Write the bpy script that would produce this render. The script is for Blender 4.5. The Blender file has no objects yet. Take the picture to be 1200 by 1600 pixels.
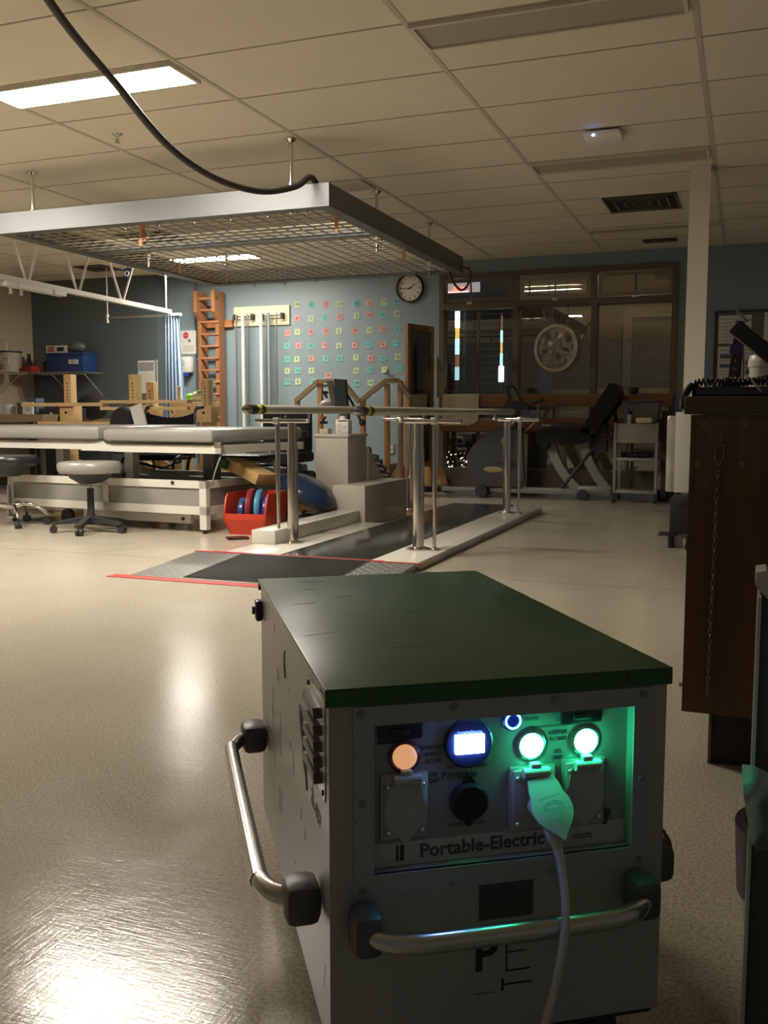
import bpy, bmesh, math, random
from mathutils import Vector, Matrix
random.seed(7)
C = bpy.context.scene.collection
scene = bpy.context.scene

# ------------------------------------------------------------------ camera
CAM_H = 0.87
yaw, pitch = 0.363257, 0.101117
cam_d = bpy.data.cameras.new('camera'); cam = bpy.data.objects.new('camera', cam_d); C.objects.link(cam)
cam.location = (0, 0, CAM_H)
cam.rotation_euler = (math.pi/2 - pitch, 0, yaw)
cam_d.sensor_fit = 'VERTICAL'; cam_d.sensor_height = 36.0
cam_d.lens = 36.0*1483.9/1600.0
cam_d.clip_start = 0.02; cam_d.clip_end = 100
scene.camera = cam

# ------------------------------------------------------------------ world, exposure
w = bpy.data.worlds.new('night'); scene.world = w; w.use_nodes = True
w.node_tree.nodes['Background'].inputs[0].default_value = (1.0, 0.93, 0.80, 1)
w.node_tree.nodes['Background'].inputs[1].default_value = 0.029   # dim warm ambient fill added to lift the shade, entering where walls are omitted
scene.view_settings.view_transform = 'Standard'
scene.view_settings.look = 'None'
scene.view_settings.exposure = 1.3
scene.view_settings.gamma = 1.0
scene.view_settings.use_curve_mapping = False

# strengths of the things that give light
LAMP_NEAR = 52.0      # lit ceiling fixture above the open floor
LAMP_FAR = 44.0       # lit ceiling fixture by the blue wall
LED_GREEN = 40.0
LED_SCREEN = 24.0
LED_RING = 8.0

# ------------------------------------------------------------------ materials
MATS = {}
def P(name, rgb, rough=0.5, metal=0.0, var=0.0, vscale=8.0, bump=0.0, bscale=60.0, emit=0.0, ecol=None, coat=0.0, stretch=None, spec=None, alpha=1.0, trans=0.0):
    if name in MATS: return MATS[name]
    m = bpy.data.materials.new(name); m.use_nodes = True
    nt = m.node_tree; b = nt.nodes['Principled BSDF']
    b.inputs['Base Color'].default_value = (*rgb, 1)
    b.inputs['Roughness'].default_value = rough
    b.inputs['Metallic'].default_value = metal
    if coat: b.inputs['Coat Weight'].default_value = coat; b.inputs['Coat Roughness'].default_value = 0.12
    if spec is not None: b.inputs['Specular IOR Level'].default_value = spec
    if trans: b.inputs['Transmission Weight'].default_value = trans
    if alpha < 1: b.inputs['Alpha'].default_value = alpha
    if emit:
        b.inputs['Emission Color'].default_value = (*(ecol or rgb), 1)
        b.inputs['Emission Strength'].default_value = emit
    tc = nt.nodes.new('ShaderNodeTexCoord'); mp = nt.nodes.new('ShaderNodeMapping')
    nt.links.new(tc.outputs['Object'], mp.inputs[0])
    if stretch: mp.inputs['Scale'].default_value = stretch
    # every material carries a little procedural mottling
    n = nt.nodes.new('ShaderNodeTexNoise'); n.inputs['Scale'].default_value = vscale; n.inputs['Detail'].default_value = 4
    nt.links.new(mp.outputs[0], n.inputs['Vector'])
    v = max(var, 0.03)
    r = nt.nodes.new('ShaderNodeMix'); r.data_type = 'RGBA'
    r.inputs['A'].default_value = (*[c*(1-v) for c in rgb], 1); r.inputs['B'].default_value = (*[min(1, c*(1+v)) for c in rgb], 1)
    nt.links.new(n.outputs['Fac'], r.inputs['Factor']); nt.links.new(r.outputs['Result'], b.inputs['Base Color'])
    if bump:
        n2 = nt.nodes.new('ShaderNodeTexNoise'); n2.inputs['Scale'].default_value = bscale; n2.inputs['Detail'].default_value = 3
        nt.links.new(mp.outputs[0], n2.inputs['Vector'])
        bp = nt.nodes.new('ShaderNodeBump'); bp.inputs['Strength'].default_value = bump; bp.inputs['Distance'].default_value = 0.01
        nt.links.new(n2.outputs['Fac'], bp.inputs['Height']); nt.links.new(bp.outputs[0], b.inputs['Normal'])
    MATS[name] = m
    return m

def WOOD(name, rgb, rough=0.45, dark=0.7, axis='Z', scale=3.0):
    if name in MATS: return MATS[name]
    m = bpy.data.materials.new(name); m.use_nodes = True
    nt = m.node_tree; b = nt.nodes['Principled BSDF']; b.inputs['Roughness'].default_value = rough
    tc = nt.nodes.new('ShaderNodeTexCoord'); mp = nt.nodes.new('ShaderNodeMapping')
    s = [14, 14, 14]; s['XYZ'.index(axis)] = 1.2; mp.inputs['Scale'].default_value = s
    nt.links.new(tc.outputs['Object'], mp.inputs[0])
    n = nt.nodes.new('ShaderNodeTexNoise'); n.inputs['Scale'].default_value = scale; n.inputs['Detail'].default_value = 6; n.inputs['Distortion'].default_value = 0.6
    nt.links.new(mp.outputs[0], n.inputs['Vector'])
    cr = nt.nodes.new('ShaderNodeValToRGB')
    cr.color_ramp.elements[0].position = 0.35; cr.color_ramp.elements[0].color = (*[c*dark for c in rgb], 1)
    cr.color_ramp.elements[1].position = 0.65; cr.color_ramp.elements[1].color = (*rgb, 1)
    nt.links.new(n.outputs['Fac'], cr.inputs[0]); nt.links.new(cr.outputs[0], b.inputs['Base Color'])
    MATS[name] = m
    return m

def floor_mat():
    m = bpy.data.materials.new('vinyl_floor'); m.use_nodes = True
    nt = m.node_tree; L = nt.links; b = nt.nodes['Principled BSDF']
    tc = nt.nodes.new('ShaderNodeTexCoord')
    def noise(scale, detail=3, sc=None, rot=0, dist=0):
        mp = nt.nodes.new('ShaderNodeMapping'); L.new(tc.outputs['Object'], mp.inputs[0])
        if sc: mp.inputs['Scale'].default_value = sc
        mp.inputs['Rotation'].default_value = (0, 0, rot)
        n = nt.nodes.new('ShaderNodeTexNoise'); n.inputs['Scale'].default_value = scale; n.inputs['Detail'].default_value = detail; n.inputs['Distortion'].default_value = dist
        L.new(mp.outputs[0], n.inputs['Vector']); return n
    sp = noise(150, 2)
    cr = nt.nodes.new('ShaderNodeValToRGB'); e = cr.color_ramp.elements
    e[0].position = 0.36; e[0].color = (0.385, 0.342, 0.262, 1); e[1].position = 0.6; e[1].color = (0.575, 0.518, 0.415, 1)
    L.new(sp.outputs['Fac'], cr.inputs[0])
    big = noise(0.9, 3)
    mx = nt.nodes.new('ShaderNodeMix'); mx.data_type = 'RGBA'; mx.blend_type = 'MULTIPLY'; mx.inputs['Factor'].default_value = 1
    cr2 = nt.nodes.new('ShaderNodeValToRGB'); cr2.color_ramp.elements[0].color = (0.86, 0.86, 0.86, 1); cr2.color_ramp.elements[0].position = .3; cr2.color_ramp.elements[1].position = .7
    L.new(big.outputs['Fac'], cr2.inputs[0]); L.new(cr.outputs[0], mx.inputs['A']); L.new(cr2.outputs[0], mx.inputs['B'])
    L.new(mx.outputs['Result'], b.inputs['Base Color'])
    rr = noise(3.0, 5, None, 0, 1.0)
    mr = nt.nodes.new('ShaderNodeMapRange'); mr.inputs['From Min'].default_value = .3; mr.inputs['From Max'].default_value = .7; mr.inputs['To Min'].default_value = .13; mr.inputs['To Max'].default_value = .22
    L.new(rr.outputs['Fac'], mr.inputs[0]); L.new(mr.outputs[0], b.inputs['Roughness'])
    b.inputs['Specular IOR Level'].default_value = 0.32
    # brushed, scuffed wax: fine streaks in two directions plus slow unevenness
    s1 = noise(22, 4, (1, 9, 1), 0.5, 0.4); s2 = noise(18, 4, (8, 1, 1), -0.3, 0.4); s3 = noise(13, 3, (1, 1.8, 1), 0.4, 0.8)
    ad = nt.nodes.new('ShaderNodeMath'); ad.operation = 'ADD'; L.new(s1.outputs['Fac'], ad.inputs[0]); L.new(s2.outputs['Fac'], ad.inputs[1])
    bp = nt.nodes.new('ShaderNodeBump'); bp.inputs['Strength'].default_value = 0.16; bp.inputs['Distance'].default_value = 0.0016
    L.new(ad.outputs[0], bp.inputs['Height'])
    bp2 = nt.nodes.new('ShaderNodeBump'); bp2.inputs['Strength'].default_value = 0.12; bp2.inputs['Distance'].default_value = 0.0035
    L.new(s3.outputs['Fac'], bp2.inputs['Height']); L.new(bp.outputs[0], bp2.inputs['Normal'])
    L.new(bp2.outputs[0], b.inputs['Normal'])
    return m

def glass_mat(name='window_glass', fac=0.085, tint=(0.86, 0.87, 0.84)):
    if name in MATS: return MATS[name]
    m = bpy.data.materials.new(name); m.use_nodes = True; nt = m.node_tree; nt.nodes.clear(); L = nt.links
    o = nt.nodes.new('ShaderNodeOutputMaterial'); mx = nt.nodes.new('ShaderNodeMixShader'); t = nt.nodes.new('ShaderNodeBsdfTransparent'); g = nt.nodes.new('ShaderNodeBsdfGlossy')
    t.inputs[0].default_value = (*tint, 1); g.inputs['Roughness'].default_value = 0.01
    lw = nt.nodes.new('ShaderNodeLayerWeight'); lw.inputs['Blend'].default_value = 0.15
    n = nt.nodes.new('ShaderNodeTexNoise'); n.inputs['Scale'].default_value = 1.5
    md = nt.nodes.new('ShaderNodeMath'); md.operation = 'MULTIPLY_ADD'; md.inputs[1].default_value = 0.02; md.inputs[2].default_value = fac
    L.new(n.outputs['Fac'], md.inputs[0]); L.new(md.outputs[0], mx.inputs[0])
    L.new(t.outputs[0], mx.inputs[1]); L.new(g.outputs[0], mx.inputs[2]); L.new(mx.outputs[0], o.inputs[0])
    nt.nodes.remove(lw)
    MATS[name] = m
    return m

def brick_mat():
    m = bpy.data.materials.new('courtyard_brick'); m.use_nodes = True; nt = m.node_tree; L = nt.links; b = nt.nodes['Principled BSDF']
    b.inputs['Roughness'].default_value = 0.9
    tc = nt.nodes.new('ShaderNodeTexCoord'); mp = nt.nodes.new('ShaderNodeMapping'); mp.inputs['Rotation'].default_value = (math.pi/2, 0, 0)
    L.new(tc.outputs['Object'], mp.inputs[0])
    br = nt.nodes.new('ShaderNodeTexBrick'); br.inputs['Scale'].default_value = 3.0
    br.inputs['Color1'].default_value = (0.17, 0.12, 0.075, 1); br.inputs['Color2'].default_value = (0.13, 0.095, 0.06, 1); br.inputs['Mortar'].default_value = (0.10, 0.08, 0.05, 1)
    L.new(mp.outputs[0], br.inputs['Vector']); L.new(br.outputs['Color'], b.inputs['Base Color'])
    return m

# ------------------------------------------------------------------ mesh builder
WM = {}     # world matrix of every parent object
def basis(n):
    n = Vector(n).normalized(); a = Vector((0, 0, 1)) if abs(n.z) < 0.9 else Vector((1, 0, 0))
    x = a.cross(n).normalized(); return x, n.cross(x), n

class MB:
    def __init__(s, mats=None): s.bm = bmesh.new(); s.mi = 0; s.mats = mats or []
    def mat(s, m):
        if m not in s.mats: s.mats.append(m)
        s.mi = s.mats.index(m); return s
    def _f(s, vs):
        try: f = s.bm.faces.new(vs)
        except ValueError: return None
        f.material_index = s.mi; f.smooth = True; return f
    def box(s, a, b, rot=None, piv=None, bev=0.0):
        """axis aligned box from corner a to corner b, optionally turned by matrix rot about piv"""
        a = Vector(a); b = Vector(b)
        lo = Vector([min(a[i], b[i]) for i in range(3)]); hi = Vector([max(a[i], b[i]) for i in range(3)])
        v = [s.bm.verts.new((x, y, z)) for z in (lo.z, hi.z) for y in (lo.y, hi.y) for x in (lo.x, hi.x)]
        fs = [s._f([v[i] for i in q]) for q in ((0, 2, 3, 1), (4, 5, 7, 6), (0, 1, 5, 4), (2, 6, 7, 3), (0, 4, 6, 2), (1, 3, 7, 5))]
        allv = v
        if bev > 0:
            es = list({e for f in fs for e in f.edges})
            r = bmesh.ops.bevel(s.bm, geom=es, offset=bev, segments=2, profile=0.5, affect='EDGES')
            for f in r['faces']: f.material_index = s.mi; f.smooth = True
            allv = list({x for f in list(r['faces']) + [q for q in fs if q.is_valid] for x in f.verts})
        if rot is not None:
            p = Vector(piv) if piv is not None else (lo+hi)/2
            for x in allv:
                if x.is_valid: x.co = p + rot @ (x.co - p)
        return s
    def frame(s, x0, x1, z0, z1, w, y0, y1, wt=None, wb=None, rot=None, piv=None):
        wt = w if wt is None else wt; wb = w if wb is None else wb
        for a, b in (((x0, z0), (x1, z0+wb)), ((x0, z1-wt), (x1, z1)), ((x0, z0+wb), (x0+w, z1-wt)), ((x1-w, z0+wb), (x1, z1-wt))):
            s.box((a[0], y0, a[1]), (b[0], y1, b[1]), rot=rot, piv=piv)
        return s
    def cyl(s, p0, p1, r0, r1=None, seg=20, caps=True):
        p0 = Vector(p0); p1 = Vector(p1); r1 = r0 if r1 is None else r1
        x, y, n = basis(p1-p0)
        A = [s.bm.verts.new(p0 + (x*math.cos(t)+y*math.sin(t))*r0) for t in [2*math.pi*i/seg for i in range(seg)]]
        B = [s.bm.verts.new(p1 + (x*math.cos(t)+y*math.sin(t))*r1) for t in [2*math.pi*i/seg for i in range(seg)]]
        for i in range(seg): s._f([A[i], A[(i+1) % seg], B[(i+1) % seg], B[i]])
        if caps: s._f(A[::-1]); s._f(B)
        return s
    def tube(s, pts, r, seg=10, smooth=0, closed=False, rs=None):
        pts = [Vector(p) for p in pts]
        if smooth and not closed:
            out = []
            for i in range(len(pts)-1):
                a = pts[max(i-1, 0)]; b = pts[i]; c = pts[i+1]; d = pts[min(i+2, len(pts)-1)]
                for k in range(smooth):
                    t = k/smooth
                    out.append(0.5*((2*b) + (-a+c)*t + (2*a-5*b+4*c-d)*t*t + (-a+3*b-3*c+d)*t**3))
            out.append(pts[-1]); pts = out
        N = len(pts); rings = []; ref = None
        for i, p in enumerate(pts):
            if closed: d = pts[(i+1) % N] - pts[i-1]
            else: d = pts[min(i+1, N-1)] - pts[max(i-1, 0)]
            d.normalize()
            if ref is None: ref = basis(d)[0]
            x = (ref - d*ref.dot(d)).normalized(); y = d.cross(x); ref = x
            rr = rs[min(int(i/(N-1)*(len(rs)-1)+.5), len(rs)-1)] if rs else r
            rings.append([s.bm.verts.new(p + (x*math.cos(t)+y*math.sin(t))*rr) for t in [2*math.pi*k/seg for k in range(seg)]])
        for i in range(N if closed else N-1):
            A = rings[i]; B = rings[(i+1) % N]
            for k in range(seg): s._f([A[k], A[(k+1) % seg], B[(k+1) % seg], B[k]])
        if not closed: s._f(rings[0][::-1]); s._f(rings[-1])
        return s
    def prism(s, poly, o, ax, ay, depth):
        """polygon poly (2D) in the plane o+ax*u+ay*v, pushed by depth along ax x ay"""
        o = Vector(o); ax = Vector(ax); ay = Vector(ay); n = ax.cross(ay).normalized()
        A = [s.bm.verts.new(o+ax*p[0]+ay*p[1]) for p in poly]; B = [s.bm.verts.new(v.co+n*depth) for v in A]
        k = len(poly)
        s._f(A[::-1]); s._f(B)
        for i in range(k): s._f([A[i], A[(i+1) % k], B[(i+1) % k], B[i]])
        return s
    def sphere(s, c, r, sc=(1, 1, 1), u=16, v=10, rot=None):
        M = Matrix.Translation(c) @ (rot.to_4x4() if rot else Matrix()) @ Matrix.Diagonal((*[r*k for k in sc], 1))
        r_ = bmesh.ops.create_uvsphere(s.bm, u_segments=u, v_segments=v, radius=1, matrix=M)
        for vv in r_['verts']:
            for f in vv.link_faces: f.material_index = s.mi; f.smooth = True
        return s
    def lathe(s, prof, c, seg=28, n=(0, 0, 1)):
        """profile of (radius, height) turned about axis n through c"""
        c = Vector(c); x, y, n = basis(n); rings = []
        for r, h in prof:
            rings.append([s.bm.verts.new(c + n*h + (x*math.cos(t)+y*math.sin(t))*max(r, 1e-5)) for t in [2*math.pi*k/seg for k in range(seg)]])
        for i in range(len(rings)-1):
            for k in range(seg): s._f([rings[i][k], rings[i][(k+1) % seg], rings[i+1][(k+1) % seg], rings[i+1][k]])
        s._f(rings[0][::-1]); s._f(rings[-1])
        return s
    def ring(s, c, R, r, n=(0, 0, 1), seg=32, sq=0):
        x, y, n = basis(n); c = Vector(c)
        return s.tube([c + (x*math.cos(t)+y*math.sin(t))*R for t in [2*math.pi*i/seg for i in range(seg)]], r, 8, closed=True)
    def grid(s, fn, nu, nv):
        V = [[s.bm.verts.new(fn(i/nu, j/nv)) for j in range(nv+1)] for i in range(nu+1)]
        for i in range(nu):
            for j in range(nv): s._f([V[i][j], V[i+1][j], V[i+1][j+1], V[i][j+1]])
        return s
    def text(s, txt, size, o, right, up, ext=0.0003, align='CENTER', bold=False):
        cu = bpy.data.curves.new('lettering', 'FONT'); cu.body = txt; cu.size = size; cu.extrude = ext; cu.align_x = align; cu.align_y = 'CENTER'; cu.resolution_u = 3
        if bold: cu.offset = size*0.022
        ob = bpy.data.objects.new('lettering', cu); C.objects.link(ob)
        dg = bpy.context.evaluated_depsgraph_get(); dg.update()
        me = bpy.data.meshes.new_from_object(ob.evaluated_get(dg))
        r = Vector(right).normalized(); u = Vector(up).normalized(); n = r.cross(u)
        M = Matrix((r, u, n)).transposed().to_4x4(); M.translation = Vector(o)
        base = len(s.bm.faces)
        me.transform(M); s.bm.from_mesh(me); s.bm.faces.ensure_lookup_table()
        for f in s.bm.faces[base:]: f.material_index = s.mi; f.smooth = False
        bpy.data.objects.remove(ob); bpy.data.meshes.remove(me); bpy.data.curves.remove(cu)
        return s
    def build(s, name, mat=None, parent=None, local=False, sharp=38, flipfix=True):
        if mat is not None and not s.mats: s.mats = [mat]
        bm = s.bm
        if flipfix: bmesh.ops.recalc_face_normals(bm, faces=bm.faces)
        bm.edges.ensure_lookup_table()
        for e in bm.edges:
            if len(e.link_faces) == 2 and e.calc_face_angle(0) > math.radians(sharp): e.smooth = False
        if parent is not None and not local:
            inv = WM[parent.name].inverted(); bmesh.ops.transform(bm, matrix=inv, verts=bm.verts)
        me = bpy.data.meshes.new(name); bm.to_mesh(me); bm.free()
        for m in s.mats: me.materials.append(m)
        o = bpy.data.objects.new(name, me); C.objects.link(o)
        if parent is not None: o.parent = parent; WM[o.name] = WM[parent.name].copy()
        else: WM[o.name] = Matrix()
        return o

USED = set()
def tag(o, label, cat, group=None, kind=None):
    o['label'] = label; o['category'] = cat
    if group: o['group'] = group
    if kind: o['kind'] = kind
    if label in USED and not group: print('DUPLICATE LABEL', label)
    USED.add(label); return o
def thing(name, label, cat, loc=(0, 0, 0), rotz=0.0, group=None):
    o = bpy.data.objects.new(name, None); C.objects.link(o); o.empty_display_size = 0.1
    o.location = loc; o.rotation_euler = (0, 0, rotz)
    WM[o.name] = Matrix.Translation(loc) @ Matrix.Rotation(rotz, 4, 'Z')
    return tag(o, label, cat, group)
def one(name, mb, mat, label, cat, group=None):
    """a thing that is a single mesh; its origin goes to the bottom centre of its box"""
    bm = mb.bm; xs = [v.co.x for v in bm.verts]; ys = [v.co.y for v in bm.verts]; zs = [v.co.z for v in bm.verts]
    c = Vector(((min(xs)+max(xs))/2, (min(ys)+max(ys))/2, min(zs)))
    bmesh.ops.translate(bm, verts=bm.verts, vec=-c)
    o = mb.build(name, mat); o.location = c; WM[o.name] = Matrix.Translation(c)
    return tag(o, label, cat, group)
def struct(name, mb, mat, parent=None):
    o = mb.build(name, mat, parent)
    if parent is None: o['kind'] = 'structure'
    return o
def copy_tree(src, loc, rotz, label, group=None):
    r = src.copy(); C.objects.link(r); r.location = loc; r.rotation_euler = (0, 0, rotz); r['label'] = label
    if group: r['group'] = group
    for ch in list(src.children):
        c = ch.copy(); C.objects.link(c); c.parent = r
        for g in ch.children:
            d = g.copy(); C.objects.link(d); d.parent = c
    USED.add(label)
    return r
X, Y, Z = Vector((1, 0, 0)), Vector((0, 1, 0)), Vector((0, 0, 1))

# colours
white_paint = P('white_painted_metal', (0.62, 0.59, 0.53), 0.35)
chrome = P('chrome', (0.72, 0.70, 0.66), 0.12, 1.0)
steel = P('brushed_steel', (0.55, 0.53, 0.49), 0.3, 1.0)
black = P('black_plastic', (0.018, 0.018, 0.02), 0.45)
blackfab = P('black_fabric', (0.012, 0.012, 0.013), 0.85, bump=0.3)
rubber = P('dark_rubber', (0.02, 0.021, 0.022), 0.5)
vinyl = P('grey_vinyl', (0.27, 0.26, 0.235), 0.28, bump=0.15, bscale=30)
pine = WOOD('pine', (0.62, 0.42, 0.20), 0.5, 0.82)
pineX = WOOD('pine_across', (0.66, 0.46, 0.23), 0.5, 0.82, 'X')
oak = WOOD('varnished_oak', (0.40, 0.19, 0.07), 0.35, 0.7)
ladderwood = WOOD('reddish_oak', (0.36, 0.155, 0.065), 0.35, 0.7)
paper = P('white_paper', (0.62, 0.61, 0.57), 0.8)
ink = P('black_ink', (0.02, 0.02, 0.022), 0.7)
# ================================================================== THE ROOM
CEIL = 2.59; YB = 10.42
floor_o = struct('floor', MB().box((-8.74, -1.5, -0.05), (2.6, YB, 0)), floor_mat())
# a welded seam strip where two sheets of flooring meet
struct('trim_1', MB().box((-8.7, 4.915, 0), (-3.3, 4.922, 0.0006)).box((-1.55, 4.90, 0), (2.55, 4.907, 0.0006)), P('seam', (0.20, 0.17, 0.12), 0.5))
ceil_m = P('ceiling_tile', (0.74, 0.67, 0.55), 0.9, var=0.05, vscale=3, bump=0.1, bscale=200)
struct('ceiling', MB().box((-8.74, -1.5, CEIL), (2.6, YB, CEIL+0.05)), ceil_m)
g = MB()
for i in range(10):
    x = -0.268 - 1.2*(i-2)
    if x > 2.55 or x < -8.7: continue
    g.box((x-0.013, -1.45, CEIL-0.004), (x+0.013, YB, CEIL))
struct('trim_2', g, P('ceiling_tee_bar', (0.55, 0.49, 0.39), 0.7))
g = MB()
y = 4.13 - 0.62*9
while y < YB-0.1:
    g.box((-8.7, y-0.005, CEIL-0.0025), (2.55, y+0.005, CEIL)); y += 0.62
struct('trim_3', g, P('ceiling_cross_tee', (0.38, 0.335, 0.26), 0.8))

blue = P('blue_wall_paint', (0.20, 0.262, 0.290), 0.45, var=0.04, vscale=2)
slate = P('slate_wall_paint', (0.085, 0.108, 0.115), 0.5, var=0.05, vscale=2)
beige = P('beige_wall_paint', (0.42, 0.35, 0.25), 0.7, var=0.04, vscale=2)
WX0, WX1, WZ0, WZ1 = -3.285, -0.71, 0.07, 2.445
b = MB()
b.box((-6.45, YB, 0), (WX0, YB+0.2, CEIL)).box((WX1, YB, 0), (2.6, YB+0.2, CEIL)).box((WX0, YB, WZ1), (WX1, YB+0.2, CEIL)).box((WX0, YB, 0), (WX1, YB+0.2, WZ0))
b.box((-6.83, 10.35, 0), (-6.45, YB+0.2, CEIL))
struct('wall_back', b, blue)
struct('wall_back_left', MB().box((-8.74, 10.10, 0), (-6.83, YB+0.2, CEIL)), slate)
struct('wall_left', MB().box((-8.94, -1.5, 0), (-8.74, YB+0.2, CEIL)), beige)
#struct('wall_right', MB().box((2.6, -1.5, 0), (2.8, YB+0.2, CEIL)), beige)
#struct('wall_front', MB().box((-8.94, -1.7, 0), (2.8, -1.5, CEIL)), beige)
struct('baseboard_back', MB().box((-6.45, YB-0.012, 0), (WX0, YB, 0.10)).box((WX1, YB-0.012, 0), (2.6, YB, 0.10)), P('vinyl_base', (0.06, 0.05, 0.04), 0.5))
struct('baseboard_left', MB().box((-8.74, -1.4, 0), (-8.728, 10.09, 0.10)), P('vinyl_base_b', (0.06, 0.05, 0.04), 0.5))

# ------------------------------------------------------------------ window wall
fr_m = P('bronze_window_frame', (0.11, 0.082, 0.052), 0.4)
fr_l = P('tan_sash', (0.24, 0.185, 0.12), 0.4)
glass = glass_mat()
xs = [WX0, -2.405, -1.558, WX1]
wf = MB()
wf.frame(WX0, WX1, WZ0, WZ1, .055, YB-.03, YB+.12, .05, .21)
wf.box((WX0+.055, YB-0.028, 2.05), (WX1-.055, YB+0.12, 2.115))
for x in xs[1:3]: wf.box((x-0.03, YB-0.035, WZ0+.001), (x+0.03, YB+0.119, WZ1-.001))
win = MB(); window = struct('window_1', wf, fr_m)
# low cross rail dividing each bay's lower light
lr = MB()
for x0, x1 in ((xs[0], xs[1]), (xs[1], xs[2]), (xs[2], xs[3])):
    xm = (x0+x1)/2
    lr.box((xm-0.014, YB+0.03, WZ0+0.2), (xm+0.014, YB+0.07, 1.0 if x0 != xs[0] else 2.06))
lr.build('glazing_bar', fr_m, window)
for i in range(3):
    x0 = xs[i]+0.03; x1 = xs[i+1]-0.03
    MB().box((x0, YB+0.045, WZ0+0.2), (x1, YB+0.049, 2.06)).box((x0, YB+0.066, WZ0+0.2), (x1, YB+0.069, 2.06)).build('pane', glass, window)
    # awning sashes of the top lights, the left one open at the bottom
    tilt = [7.5, 2.05, 0.4][i]
    R = Matrix.Rotation(math.radians(tilt), 3, 'X'); pv = Vector((0, YB-0.01, 2.39))
    a0, a1, z0, z1 = x0+0.01, x1-0.01, 2.125, 2.39
    sash = MB()
    sash.frame(a0, a1, z0, z1, .045, YB-.03, YB+.01, rot=R, piv=pv)
    so = sash.build('awning_sash', [fr_m, fr_l, fr_l][i], window)
    MB().box((a0+0.04, YB-0.012, z0+0.04), (a1-0.04, YB-0.008, z1-0.04), rot=R, piv=pv).box((a0+0.04, YB-0.001, z0+0.04), (a1-0.04, YB+0.002, z1-0.04), rot=Matrix.Rotation(math.radians(tilt+.35), 3, 'X'), piv=pv).build('sash_pane', glass, so)
    xm = (a0+a1)/2 + (0.0 if i else -0.08)
    MB().box((xm-0.008, YB-0.02, z0+0.04), (xm+0.008, YB+0.0, z1-0.04), rot=R, piv=pv).build('sash_bar', fr_m, so)
    MB().box((xm-0.03, YB-0.05, z0-0.02), (xm+0.03, YB-0.028, z0+0.005), bev=0.004).build('window_catch', steel, so)
# wooden guard boards across the window
gw = WOOD('guard_board_wood', (0.36, 0.175, 0.075), 0.4, 0.75, 'X')
one('guard_board', MB().box((-3.27, YB-0.075, 0.965), (-0.73, YB-0.04, 1.105), bev=0.004), gw, 'upper reddish wooden guard board running across the dark window', 'guard board')
one('guard_board', MB().box((-3.27, YB-0.075, 0.70), (-0.73, YB-0.04, 0.845), bev=0.004), gw, 'lower wooden guard board across the window behind the exercise bike', 'guard board')

# ------------------------------------------------------------------ courtyard outside
struct('wall_courtyard', MB().box((-6.5, 13.6, -0.2), (1.5, 13.8, 3.2)), brick_mat())
struct('trim_4', MB().box((-6.5, YB+0.2, -0.12), (1.5, 13.6, -0.02)), P('concrete_ground', (0.18, 0.15, 0.11), 0.9, var=0.2))
one('concrete_planter', MB().box((-5.2, 12.75, -0.02), (0.2, 13.1, 1.22), bev=0.01), P('concrete', (0.24, 0.19, 0.125), 0.9, var=0.35, vscale=4, bump=0.4), 'low weathered concrete wall outside behind the lower window panes', 'concrete wall')
struct('trim_6', MB().box((-6.5, YB+0.2, 2.9), (1.5, 13.6, 3.0)), P('added_shade_roof', (0.12, 0.10, 0.07), 0.9))  # added dark roof, out of view, keeping world light off the courtyard
lv = thing('louvered_screen', 'dark slatted screen outside the left window bay', 'screen', (-3.45, 12.3, -0.02))
m = MB().box((-4.05, 12.32, -0.02), (-2.93, 12.36, 2.5)); m.build('screen_panel', P('dark_screen', (0.015, 0.015, 0.014), 0.8), lv)
m = MB()
for i in range(24): m.box((-4.0, 12.27, 0.3+i*0.09), (-2.96, 12.315, 0.308+i*0.09))
o = m.build('slats', P('slat_edge', (0.16, 0.15, 0.13), 0.6), lv)
for x in (-4.03, -3.42, -2.95): MB().box((x-0.02, 12.24, -0.02), (x+0.02, 12.30, 2.5)).build('post', P('dark_post', (0.02, 0.018, 0.015), 0.7), lv)
for x, t in ((-2.50, 'grey timber post outside behind the round glass hanging'),):
    one('timber_post', MB().box((x-0.07, 12.55, -0.02), (x+0.07, 12.69, 2.9)), P('grey_timber', (0.10, 0.105, 0.11), 0.8), t, 'post')
one('courtyard_doorframe', MB().box((-1.62, 13.45, -0.02), (-1.50, 13.58, 2.2)).box((-0.72, 13.45, -0.02), (-0.60, 13.58, 2.2)).box((-1.62, 13.45, 2.2), (-0.6, 13.58, 2.32)), P('pale_timber', (0.20, 0.165, 0.11), 0.7), 'pale timber doorframe on the courtyard wall seen through the right bay', 'doorframe')
cols = [((0.75, 0.95, 1), 2.2), ((0.95, 0.62, 0.18), .85), ((0.42, 0.85, .95), 1.4), ((0.35, 0.15, 0.08), 0.5), ((0.36, 0.6, 0.75), 1.1)]
def light_stick(x, y, segs, r, label):
    t = thing('coloured_light_tube', label, 'light', (x, y, segs[-1][0]))
    for k, (z0, z1, ci, rr) in enumerate(segs):
        c, e = cols[ci]
        MB().cyl((x, y, z0), (x, y, z1), rr, seg=12).build('glowing_section', P('tube_glow_%d' % ci, c, 0.5, emit=e, ecol=c), t)
    MB().cyl((x, y, -.02), (x, y, segs[-1][0]), r*0.5, seg=10).cyl((x, y, segs[0][1]), (x, y, segs[0][1]+0.06), r*0.8, seg=10).build('pole', P('pole_dark', (0.12, 0.1, 0.08), 0.5), t)
light_stick(-3.545, 12.0, [(2.0, 2.21, 0, .033), (1.86, 2.0, 1, .028), (1.66, 1.86, 2, .030), (1.50, 1.66, 3, .028), (1.33, 1.50, 4, .030)], .03, 'vertical tube glowing white, yellow and blue outside, the left of two')
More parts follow.
